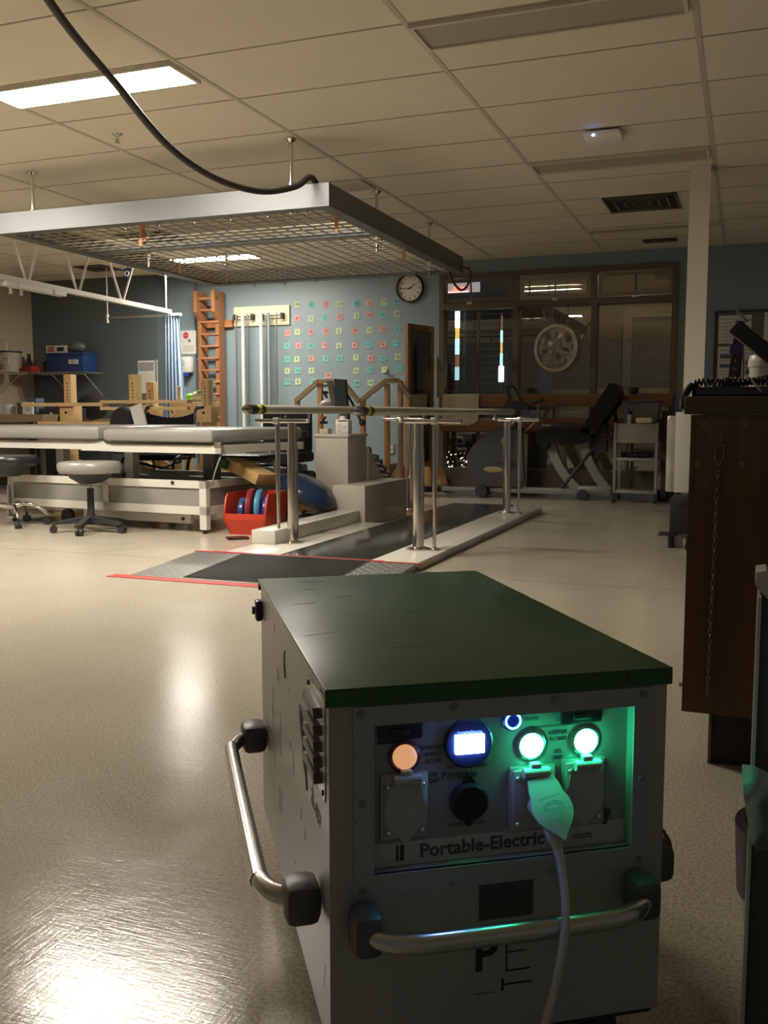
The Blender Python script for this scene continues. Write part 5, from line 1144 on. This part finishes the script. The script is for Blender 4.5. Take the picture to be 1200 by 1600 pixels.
one('white_tag', MB().prism([(0, 0), (.004, .003), (.026, -.026), (.024, -.030)], (.004, 2.366, .952), X, Z, -.0006), paper, 'slim white paper tag sticking out over the desk edge', 'tag')
m = MB([black, P('strap_number', (0.5, 0.5, 0.5), .6)])
def numbered_strip(x, ztop, label, n_, lean, clip=False):
    t = thing('numbered_black_strap', label, 'strap', (x, 3.2, DT))
    R_ = Matrix.Rotation(lean, 3, 'Y'); pv = Vector((x, 3.2, DT))
    MB().box((x-.014, 3.196, DT), (x+.014, 3.202, ztop), rot=R_, piv=pv, bev=.002).build('strip', black, t)
    m = MB(); k_ = 0
    for s_ in n_:
        z = ztop-.02-k_*.026; p = pv+R_@(Vector((x, 3.1945, z))-pv)
        m.text(s_, .011, p, R_@X, R_@Z); k_ += 1
    m.build('white_numbers', P('strap_number', (0.5, 0.5, 0.5), .6), t)
    if clip: MB().box((x-.021, 3.19, ztop-.103), (x+.021, 3.21, ztop-.072), rot=R_, piv=pv, bev=.003).build('purple_clip', P('purple', (0.04, 0.035, 0.16), .5), t)
numbered_strip(-.052, 1.165, 'black numbered strap with a purple clip standing on the desk', ['0', '2', '4', '', '8', '10', '12', '14', '16'], .09, True)
one('black_strap', MB().box((-.031, 3.2, DT), (-.022, 3.206, 1.09), rot=Matrix.Rotation(.03, 3, 'Y')), black, 'plain black strap right behind the numbered one', 'strap')
one('thin_red_black_cord', MB().tube([(-.028, 3.18, 1.11), (-.018, 3.18, 1.07), (-.015, 3.18, 1.0), (-.014, 3.18, .92)], .0025, 6, 4), black, 'thin dark cord curving down beside the numbered strap', 'cord')
t = thing('white_plastic_tub', 'white ribbed plastic tub with a screw lid on the desk', 'tub', (.045, 3.1, DT))
tub = P('tub_white', (0.60, 0.57, 0.53), .35)
MB().lathe([(.045, 0), (.05, .01), (.05, .095), (.052, .10), (.01, .10)], (.052, 3.1, DT), 40).build('body', tub, t)
MB().lathe([(.055, .10), (.055, .118), (.053, .12), (.050, .134), (.01, .136)], (.052, 3.1, DT), 40).build('lid', tub, t)
t = thing('computer_monitor', 'black monitor corner tilted in from the right edge', 'monitor', (.12, 2.9, DT))
Rm = Matrix.Rotation(math.radians(40), 3, 'Y')
MB().box((-.03, 2.88, 1.095), (.35, 2.92, 1.14), rot=Rm, piv=Vector((-.03, 2.9, 1.14)), bev=.008).box((.00, 2.87, 1.115), (.35, 2.885, 1.13), rot=Rm, piv=Vector((-.03, 2.9, 1.14))).build('case', P('monitor_black', (0.02, 0.021, 0.022), .35), t)
MB().box((.16, 2.85, DT), (.24, 2.95, .99), bev=.01).box((.1, 2.8, DT), (.3, 3.0, DT+.015)).build('stand', black, t)
one('silver_strip', MB().box((-.045, 2.9, 1.145), (.0, 2.905, 1.153), rot=Matrix.Rotation(.75, 3, 'Y')).cyl((-.01, 2.9, 1.137), (.03, 2.9, 1.142), .0015, seg=6), P('pale_strip', (0.3, 0.31, 0.29), .3), 'pale plastic strip sticking up off the monitor corner', 'strip')

# ------------------------------------------------------------------ near right: cabinet and bin
nc = thing('metal_cart_cabinet', 'dark green grey metal cabinet cut by the right frame edge', 'cabinet', (.25, 1.5, 0))
MB().box((.0235, 1.30, 0.02), (.55, 1.34, .655), bev=.003).box((.0235, 1.34, .02), (.03, 1.36, .655)).build('door', P('cab_greygreen', (0.075, 0.085, 0.07), .35), nc)
MB().box((.0215, 1.285, .0), (.026, 1.345, .64)).build('door_edge', P('edge_pale', (0.5, 0.5, 0.47), .25), nc)
MB().prism([(.018, .655), (.07, .60), (.07, .635), (.03, .675), (.018, .672)], (0, 1.34, 0), X, Z, .06).build('corner_cap', P('cap_white', (0.52, 0.49, 0.44), .4), nc)
MB().box((.03, 1.34, .02), (.55, 1.42, .05)).box((.03, 1.40, .02), (.55, 1.42, .65)).box((.52, 1.34, .02), (.55, 1.42, .65)).build('carcass', MATS['cab_greygreen'], nc)
def bagf(u, v):
    return Vector((.020+.12*u+.012*v*v-.01*(1-v), 1.265-.02*math.sin(u*9+v*4)-.01*math.sin(v*11), .425-.125*v-.02*u*v+.006*math.sin(u*13)))
g_ = MB().grid(bagf, 24, 24); bmesh.ops.solidify(g_.bm, geom=g_.bm.faces[:], thickness=.0015)
one('plastic_bag', g_, P('milky_plastic', (0.42, 0.46, 0.46), .3, trans=.35), 'milky plastic bag hanging on the dark metal cabinet', 'bag')
t = thing('waste_bin', 'tall pale bin with a black liner behind the cabinet edge', 'bin', (.09, 1.72, 0))
m = MB().prism([(.002, .42), (.03, .02), (.17, .02), (.2, .42)], (0, 1.95, 0), X, Z, .0) if False else MB()
m.lathe([(.078, 0), (.095, .16), (.102, .235), (.098, .235), (.091, .16), (.074, .01)], (.108, 1.54, 0), 36); m.build('body', P('bin_pale', (0.42, 0.40, 0.35), .4), t)
MB().lathe([(.099, .13), (.103, .20), (.105, .24), (.09, .242), (.08, .12)], (.110, 1.54, 0), 36).sphere((.13, 1.54, .235), .06, (1, 1, .4)).build('liner', black, t)
# ================================================================== PORTABLE POWER STATION
gen = thing('portable_power_station', 'metal portable power station with a green lid, glowing sockets and steel handles', 'generator', (-.4477, .9895, 0), math.radians(34.0))
def gb(m, name, mt, par=gen, **k): return m.build(name, mt, par, local=True, **k)
W, D, ZB, ZT = .442, .772, .092, .532
body_m = P('case_grey', (0.325, 0.325, 0.31), .34, .1, var=.08, vscale=5, bump=.05, bscale=12)
m = MB()
m.box((.002, .0041, ZB), (.006, D, ZT)).box((W-.006, .0041, ZB), (W-.002, D, ZT)).box((.0061, D-.004, ZB+.0041), (W-.0061, D, ZT)).box((.0061, .0041, ZB), (W-.0061, D, ZB+.004))
s0, s1, q0, q1 = .056, .394, .318, .504
m.box((.002, 0, ZB), (W-.002, .004, q0)).box((.002, 0, q1), (W-.002, .004, ZT)).box((.002, 0, q0), (s0, .004, q1)).box((s1, 0, q0), (W-.002, .004, q1))
case = gb(m, 'case', body_m)
# side dents and scuffs: thin dark scratches pressed into the left sheet
sc = P('scratch', (0.12, 0.105, 0.08), .6); m = MB(); random.seed(21)
for k in range(26):
    v = random.uniform(.03, .6); z = random.uniform(.12, .50); L_ = random.uniform(.006, .05)*(1 if z < .38 else .5); a = random.uniform(1.2, 1.9)
    p = Vector((.0015, v, z)); q = p+Vector((0, math.cos(a)*L_, math.sin(a)*L_)); mid_ = (p+q)/2+Vector((0, random.uniform(-.003, .003), 0))
    m.tube([p, mid_, q], .00028, 4, 2)
gb(m, 'scratches', sc, case)
gb(MB().tube([(.0012, .40, .50), (.0012, .41, .485), (.0012, .40, .455)], .001, 5, 4), 'dent', P('dent_shiny', (0.28, 0.27, 0.25), .25, .5), case)
m = MB(); m.tube([(.001, .24, .46), (.001, .21, .44), (.001, .19, .40), (.001, .175, .36)], .004, 8, 4, rs=[.001, .004, .003, .001])
gb(m, 'dent', P('dent_shiny', (0.28, 0.27, 0.25), .25, .5), case)
m = MB(); m.text('ZL-057', .028, (.0012, .098, .365), Vector((0, -1, -.10)), Vector((0, -.10, 1)), .0002)
gb(m, 'marker_writing', P('marker', (0.05, 0.045, 0.04), .6))
# lid
lid_m = P('green_lid', (0.030, 0.105, 0.040), .30, var=.2, vscale=6, bump=.08, bscale=14, spec=.4)
m = MB().box((-.003, -.004, .549), (W+.003, D+.003, .552), bev=.0012).box((-.003, -.004, .530), (W+.003, -.001, .551)).box((-.003, D, .530), (W+.003, D+.003, .551)).box((-.003, -.004, .545), (-.001, D+.003, .551)).box((W+.001, -.004, .530), (W+.003, D+.003, .551))
lid = gb(m, 'lid', lid_m)
m = MB()
for x in (.055, .385): m.cyl((x, -.004, .540), (x, -.0062, .540), .0042, seg=14).box((x-.003, -.0068, .5394), (x+.003, -.006, .5406)).box((x-.0006, -.0068, .537), (x+.0006, -.006, .543))
gb(m, 'lid_screws', P('green_screw', (0.06, 0.11, 0.06), .35, .5), lid)
m = MB(); random.seed(8)
for k in range(9):
    x = random.uniform(.01, .3); y = random.uniform(.1, .75); a = random.uniform(-.4, 1.3); L_ = random.uniform(.01, .06)
    m.tube([(x, y, .5521), (x+math.cos(a)*L_/2, y+math.sin(a)*L_/2+.001, .5521), (x+math.cos(a)*L_, y+math.sin(a)*L_, .5521)], .0003, 4)
gb(m, 'lid_scratches', P('lid_scratch', (0.12, 0.19, 0.12), .5), lid)
m = MB().box((-.0002, .05, .537), (.002, .75, .546))
gb(m, 'case_top_edge', P('edge_bright', (0.45, 0.44, 0.40), .3, .5))
# louvred side plate
m = MB().box((.0004, .022, .405), (.002, .155, .527), bev=.0006); vp = gb(m, 'side_vent_plate', P('case_grey_b', (0.34, 0.335, 0.32), .32, .35))
m = MB()
for z in (.508, .486, .466, .446, .426): m.prism([(.040, 0), (.135, 0), (.128, .011), (.047, .011)], (-.010, 0, z-.004), Y, Z, .0105)
gb(m, 'louvers', P('louver_dark', (0.12, 0.115, 0.10), .4, .35), vp)
m = MB().cyl((.001, .145, .52), (-.0015, .145, .52), .0035, seg=10).cyl((.001, .032, .413), (-.0015, .032, .413), .0035, seg=10).cyl((.001, .145, .413), (-.0015, .145, .413), .003, seg=10)
gb(m, 'vent_screws', black, vp)
m = MB().box((-.012, .735, .475), (.001, .765, .515), bev=.004).cyl((-.013, .75, .495), (-.018, .75, .495), .008, seg=12); gb(m, 'side_latch', P('latch_dark', (0.035, 0.03, 0.025), .35))

# front frame plate
fp = P('front_plate', (0.30, 0.315, 0.325), .36, .1)
m = MB(); a0, a1, z0, z1 = .031, .416, .291, .528
m.box((a0, -.003, z0), (a1, 0, q0)).box((a0, -.003, q1), (a1, 0, z1)).box((a0, -.003, q0), (s0, 0, q1)).box((s1, -.003, q0), (a1, 0, q1))
plate = gb(m, 'front_frame_plate', fp)
m = MB()
for x, z in ((.040, .519), (.155, .521), (.285, .521), (.406, .519), (.041, .41), (.041, .301), (.155, .299), (.285, .30), (.406, .301), (.406, .41)):
    gb(MB().cyl((x, -.003, z), (x, -.0055, z), .0045, seg=14).box((x-.003, -.0062, z-.0006), (x+.003, -.0055, z+.0006)).box((x-.0006, -.0062, z-.003), (x+.0006, -.0055, z+.003)), 'screw', P('dull_screw', (0.25, 0.25, 0.24), .4, .6), plate)
RC = .016     # recess depth
m = MB().box((s0, 0, q0-.002), (s1, RC+.002, q0)).box((s0, 0, q1), (s1, RC+.002, q1+.002)).box((s0-.002, 0, q0), (s0, RC+.002, q1)).box((s1, 0, q0), (s1+.002, RC+.002, q1))
gb(m, 'recess_walls', P('recess_wall', (0.38, 0.38, 0.37), .25, .3), plate)
# sockets and lamps panel
pn = gb(MB().box((s0, RC, q0), (s1, RC+.003, q1)), 'control_panel', P('panel_face', (0.24, 0.26, 0.275), .33, .2))
F = RC-.0002
strip = gb(MB().box((s0+.001, RC-.001, q0+.001), (s1-.001, RC-.0002, .349)), 'label_strip', P('label_strip', (0.42, 0.43, 0.42), .4))
# surface print
m = MB()
m.text('Portable-Electric', .0245, (.117, RC-.0016, .3345), X, Z, .0002, 'LEFT', bold=True)
for xa_, xb_ in ((.0875, .0905), (.0925, .0975)): gb(MB().box((xa_, RC-.0014, .325), (xb_, RC-.001, .345)), 'black_bar', black, strip)
gb(MB().text('.com', .015, (.318, RC-.0016, .333), X, Z, .0002, 'LEFT'), 'web_suffix', P('navy_print', (0.05, 0.07, 0.09), .5), strip)
gb(m, 'maker_name', P('navy_print', (0.05, 0.07, 0.09), .5), strip)
m = MB(); pt = RC-.0005
for i, s_ in enumerate(('CHARGING', 'INPUT', 'AC IN', '', '15A', '120V')): m.text(s_, .0075, (.1345, pt, .465-i*.0085), X, Z, .0002, bold=True)
npm = P('navy_print', (0.05, 0.07, 0.09), .5)
for s_, sz, xx, zz, bo in (('Portable', .0135, .168, .4275, True), ('BATTERY MONITOR', .0058, .178, .438, False), ('5V USB CHARGER', .0058, .178, .3635, False), ('POWER', .0055, .262, .491, False)): gb(MB().text(s_, sz, (xx, pt, zz), X, Z, .0002, bold=bo), 'print', npm, pn)
gb(m, 'charging_print', npm, pn); m = MB()
for i, s_ in enumerate(('OUTPUT', 'AC OUT', '', '15A', '120V')): m.text(s_, .0068, (.2985, pt, .471-i*.008), X, Z, .0002, bold=True)
m.box((.262, pt-.0002, .4795), (.332, pt, .4803))
gb(m, 'output_print', npm, pn)
# breaker switches
for x0_, x1_, z0_, z1_ in ((.064, .120, .479, .503), (.300, .357, .482, .504)):
    b_ = gb(MB().box((x0_, RC-.006, z0_), (x1_, RC, z1_), bev=.003), 'breaker_cover', P('smoke_cover', (0.015, 0.018, 0.022), .18), pn)
    gb(MB().box((x0_+.016, RC-.009, z0_+.006), (x1_-.016, RC-.006, z1_-.008), bev=.002), 'breaker_toggle', black, b_)
gb(MB().box((.064, RC-.0012, .4745), (.098, RC, .4775)), 'name_strip', black, pn)
gb(MB().box((.330, RC-.0012, .349), (.372, RC, .370), rot=Matrix.Rotation(.3, 3, 'Y')), 'dark_corner_label', P('corner_label', (0.03, 0.035, 0.035), .4), pn)
# lamps
def lamp(x, z, r, name, col, emit, bezel):
    o = gb(MB().lathe([(r*1.35, 0), (r*1.35, .003), (r*1.12, .005), (r*1.05, .002), (.001, .002)], (x, RC, z), 32, (0, -1, 0)), name+'_bezel', bezel, pn)
    prof_ = [(r*math.cos(a), .0055+.0065*math.sin(a)) for a in [math.pi/2*i/8 for i in range(9)]]
    gb(MB().lathe([(r, .0)]+prof_, (x, RC, z), 32, (0, -1, 0)), name, P(name+'_glow', (0.3, 0.3, 0.3), .35, emit=emit, ecol=col), o)
lamp(.2615, .4585, .0145, 'green_indicator_lamp', (0.03, 1.0, 0.40), LED_GREEN, P('bezel_steel', (0.3, 0.32, 0.3), .25, .8))
lamp(.335, .4585, .0145, 'green_indicator_lamp', (0.03, 1.0, 0.40), LED_GREEN, MATS['bezel_steel'])
lamp(.0975, .4575, .0150, 'amber_indicator_lamp', (0.62, 0.30, 0.13), 0.42, P('bezel_red', (0.09, 0.02, 0.03), .35))
# round gauge with lit screen
gg = gb(MB().lathe([(.0315, 0), (.0315, .004), (.029, .006), (.001, .006)], (.179, RC, .468), 48, (0, -1, 0)), 'battery_gauge', P('gauge_black', (0.01, 0.015, 0.04), .2), pn)
gb(MB().box((.1605, RC-.0105, .4565), (.1975, RC-.0055, .4800), bev=.001), 'lit_screen', P('screen_glow', (0.55, 0.68, 1.0), .4, emit=LED_SCREEN, ecol=(0.22, 0.38, 1.0)), gg)
gb(MB().text('PortableElectric', .0050, (.179, RC-.0068, .4835), X, Z, .0002), 'gauge_print', P('gauge_print', (0.3, 0.35, 0.5), .5), gg)
# blue ring power button
rb_ = gb(MB().lathe([(.0135, 0), (.0135, .004), (.0115, .006), (.001, .0055)], (.236, RC, .4925), 32, (0, -1, 0)), 'power_button', P('button_navy', (0.01, 0.02, 0.12), .3), pn)
gb(MB().ring((.236, RC-.0062, .4925), .0095, .0013, (0, 1, 0), 36), 'blue_light_ring', P('ring_glow', (0.08, 0.45, 1.0), .4, emit=LED_RING, ecol=(0.05, 0.42, 1.0)), rb_)
# sockets with hinged covers
sock_m = P('socket_grey', (0.33, 0.33, 0.33), .4); cov_m = P('cover_grey', (0.36, 0.365, 0.37), .38)
def socket(x0_, x1_, z0_, z1_, open_, name='power_socket'):
    xc = (x0_+x1_)/2
    so = gb(MB().box((x0_, RC-.004, z0_), (x1_, RC, z1_), bev=.003).box((x0_+.004, RC-.007, z0_+.004), (x1_-.004, RC-.003, z1_-.004), bev=.002), name, sock_m, pn)
    gb(MB().cyl((xc-.016, RC-.012, z1_-.006), (xc+.018, RC-.012, z1_-.006), .0065, seg=16).box((xc-.006, RC-.014, z1_-.008), (xc+.008, RC-.003, z1_+.006), bev=.002), 'hinge', cov_m, so)
    m = MB()
    for x in (x0_+.009, x1_-.009):
        for z in (z0_+.012, z1_-.014): m.sphere((x, RC-.008, z), .0036, u=10, v=6)
    gb(m, 'cover_screws', chrome, so)
    poly = [(-.018, -.008), (.018, -.008), (.022, -.02)]+[(.0285*math.cos(a), -.047+.0285*math.sin(a)) for a in (.6, .25, -.1, -.45, -.8)]+[(.008, -.079), (0, -.088), (-.008, -.079)]+[(.0285*math.cos(a), -.047+.0285*math.sin(a)) for a in (-2.34, -2.7, -3.04, -3.39, -3.74)]+[(-.022, -.02)]
    if open_:
        R_ = Matrix.Rotation(-math.radians(40), 3, 'X')@Matrix.Rotation(math.radians(-9), 3, 'Y')
        uz = R_@Z; ux = R_@X
        o = Vector((xc+.003, RC-.013, z1_-.004))
    else: uz = Z; ux = X; o = Vector((xc, RC-.0085, z1_-.001))
    c_ = gb(MB().prism([(p[0]*.95, p[1]) for p in poly][::-1], o, ux, uz, -.0035), 'hinged_cover', cov_m, so, sharp=30)
    if open_:
        n_ = ux.cross(uz).normalized(); m = MB(); cc_ = o+uz*-.047+n_*.0045
        m.tube([cc_+ux*.013*math.cos(a)+uz*(.0065*math.sin(a)) for a in [2*math.pi*i/20 for i in range(20)]], .0005, 4, closed=True).tube([cc_+ux*.009*math.cos(a)+uz*(.0035*math.sin(a)) for a in [2*math.pi*i/16 for i in range(16)]], .0005, 4, closed=True)
        m.tube([cc_+ux*-.015+uz*.011, cc_+ux*.013+uz*.013], .0004, 4).tube([cc_+uz*-.016, cc_+uz*-.022+ux*.002], .0004, 4).tube([cc_+ux*-.008+uz*-.009, cc_+ux*-.008+uz*-.014], .0004, 4)
        gb(m, 'moulded_mark', P('mould_mark', (0.10, 0.12, 0.11), .5), so)
    return so
socket(.067, .128, .353, .437, False); socket(.233, .295, .347, .432, True); socket(.304, .363, .347, .436, False)
# round black USB cap
us = gb(MB().lathe([(.0235, 0), (.0245, .003), (.0245, .010), (.021, .013), (.001, .0135)], (.179, RC, .3945), 36, (0, -1, 0)), 'usb_cap', P('usb_black', (0.008, 0.011, 0.018), .25), pn)
gb(MB().prism([(-.009, 0), (.009, 0), (.003, .012), (-.003, .012)], (.179, RC-.002, .416), X, Z, .006).prism([(-.006, 0), (.006, 0), (.002, -.009), (-.002, -.009)], (.179, RC-.002, .372), X, Z, .006), 'cap_tab', MATS['usb_black'], us)
# lower front markings
m = MB(); m.text('P', .062, (.1995, -.0003, .196), X, Z, .0002, bold=True)
m.box((.2265, -.0006, .171), (.2285, 0, .221)).box((.2265, -.0006, .219), (.258, 0, .221)).box((.2265, -.0006, .196), (.252, 0, .1975)).box((.2265, -.0006, .171), (.260, 0, .173))
m.box((.221, -.0006, .146), (.224, 0, .162)).box((.223, -.0006, .153), (.262, 0, .155)).box((.185, -.0005, .146), (.212, 0, .1466))
gb(m, 'big_letters', P('flat_black', (0.008, 0.008, 0.009), .6))
gb(MB().box((.190, -.0008, .243), (.262, 0, .290)), 'dark_decal', P('decal', (0.05, 0.055, 0.055), .35))
# corner wear
m = MB(); random.seed(4)
for k in range(8): z = random.uniform(.3, .52); m.sphere((.033+random.random()*.003, -.0031, z), .0008, (1, .3, 1.6), u=6, v=4)
gb(m, 'paint_chips', black, plate)
# handles
hs = P('satin_steel_tube', (0.50, 0.49, 0.46), .24, 1.0)
br = P('cast_bracket', (0.085, 0.083, 0.078), .42, .3, bump=.2, bscale=20)
def handle(pts, brks, name_par):
    h = gb(MB().tube(pts, .0125, 20, 10), 'handle_bar', hs)
    for a, b_, r_ in brks: gb(MB().box(a, b_, bev=r_), 'handle_bracket', br, h)
# front handle
handle([(.045, -.035, .262), (.062, -.052, .262), (.085, -.062, .262), (.13, -.066, .262), (.31, -.066, .262), (.355, -.062, .262), (.38, -.050, .262), (.398, -.032, .262)],
       [((.022, -.048, .236), (.060, 0, .290), .012), ((.382, -.045, .236), (.420, 0, .290), .012)], None)
# left handle
handle([(-.030, .075, .262), (-.055, .095, .262), (-.068, .13, .262), (-.070, .18, .262), (-.070, .60, .262), (-.066, .645, .262), (-.050, .68, .262), (-.030, .70, .262)],
       [((-.046, .04, .236), (.0, .095, .290), .013), ((-.046, .665, .236), (0, .73, .290), .013)], None)
# right handle
handle([(W+.030, .075, .262), (W+.055, .095, .262), (W+.066, .13, .262), (W+.068, .18, .262), (W+.068, .60, .262), (W+.062, .645, .262), (W+.03, .70, .262)],
       [((W, .04, .236), (W+.046, .095, .290), .013), ((W, .665, .236), (W+.046, .72, .290), .013)], None)
# casters
for x, y in ((.06, .07), (.385, .07), (.06, .70), (.385, .70)):
    c_ = gb(MB().box((x-.03, y-.035, .084), (x+.03, y+.035, ZB)).box((x-.024, y-.015, .035), (x-.019, y+.015, .086)).box((x+.019, y-.015, .035), (x+.024, y+.015, .086)), 'caster_fork', black)
    gb(MB().cyl((x-.015, y, .038), (x+.015, y, .038), .038, seg=28), 'caster_wheel', rubber, c_)
gb(MB().box((.30, .01, .078), (.438, .05, ZB), bev=.004), 'bottom_rubber', rubber)
# white power cord plugged into the middle socket (a thing of its own)
GM = WM[gen.name]
def gw_(p): return GM @ Vector(p)
cd = thing('white_power_cord', 'grey white power cord plugged into the power station and hanging down', 'cord', GM@Vector((.20, -.08, 0)))
pg_m = P('cord_white', (0.42, 0.42, 0.39), .45)
MB().tube([gw_(p) for p in [(.268, .004, .385), (.270, -.018, .378), (.274, -.032, .362), (.277, -.042, .340)]], .012, 16, 4, rs=[.015, .014, .010, .006]).build('plug', pg_m, cd)
MB().tube([gw_(p) for p in [(.277, -.042, .342), (.277, -.056, .315), (.273, -.074, .285), (.265, -.088, .255), (.252, -.098, .215), (.236, -.105, .17), (.218, -.11, .11), (.20, -.115, .05), (.17, -.12, .010), (.08, -.2, .006), (-.15, -.3, .006), (-.4, -.35, .006)]], .0052, 14, 8).build('cable', pg_m, cd)
one('black_plug', MB().box((.0, 1.02, 0), (.05, 1.06, .03), bev=.004), black, 'small black plug lying on the floor right of the power station', 'plug')
print('objects', len(bpy.data.objects))
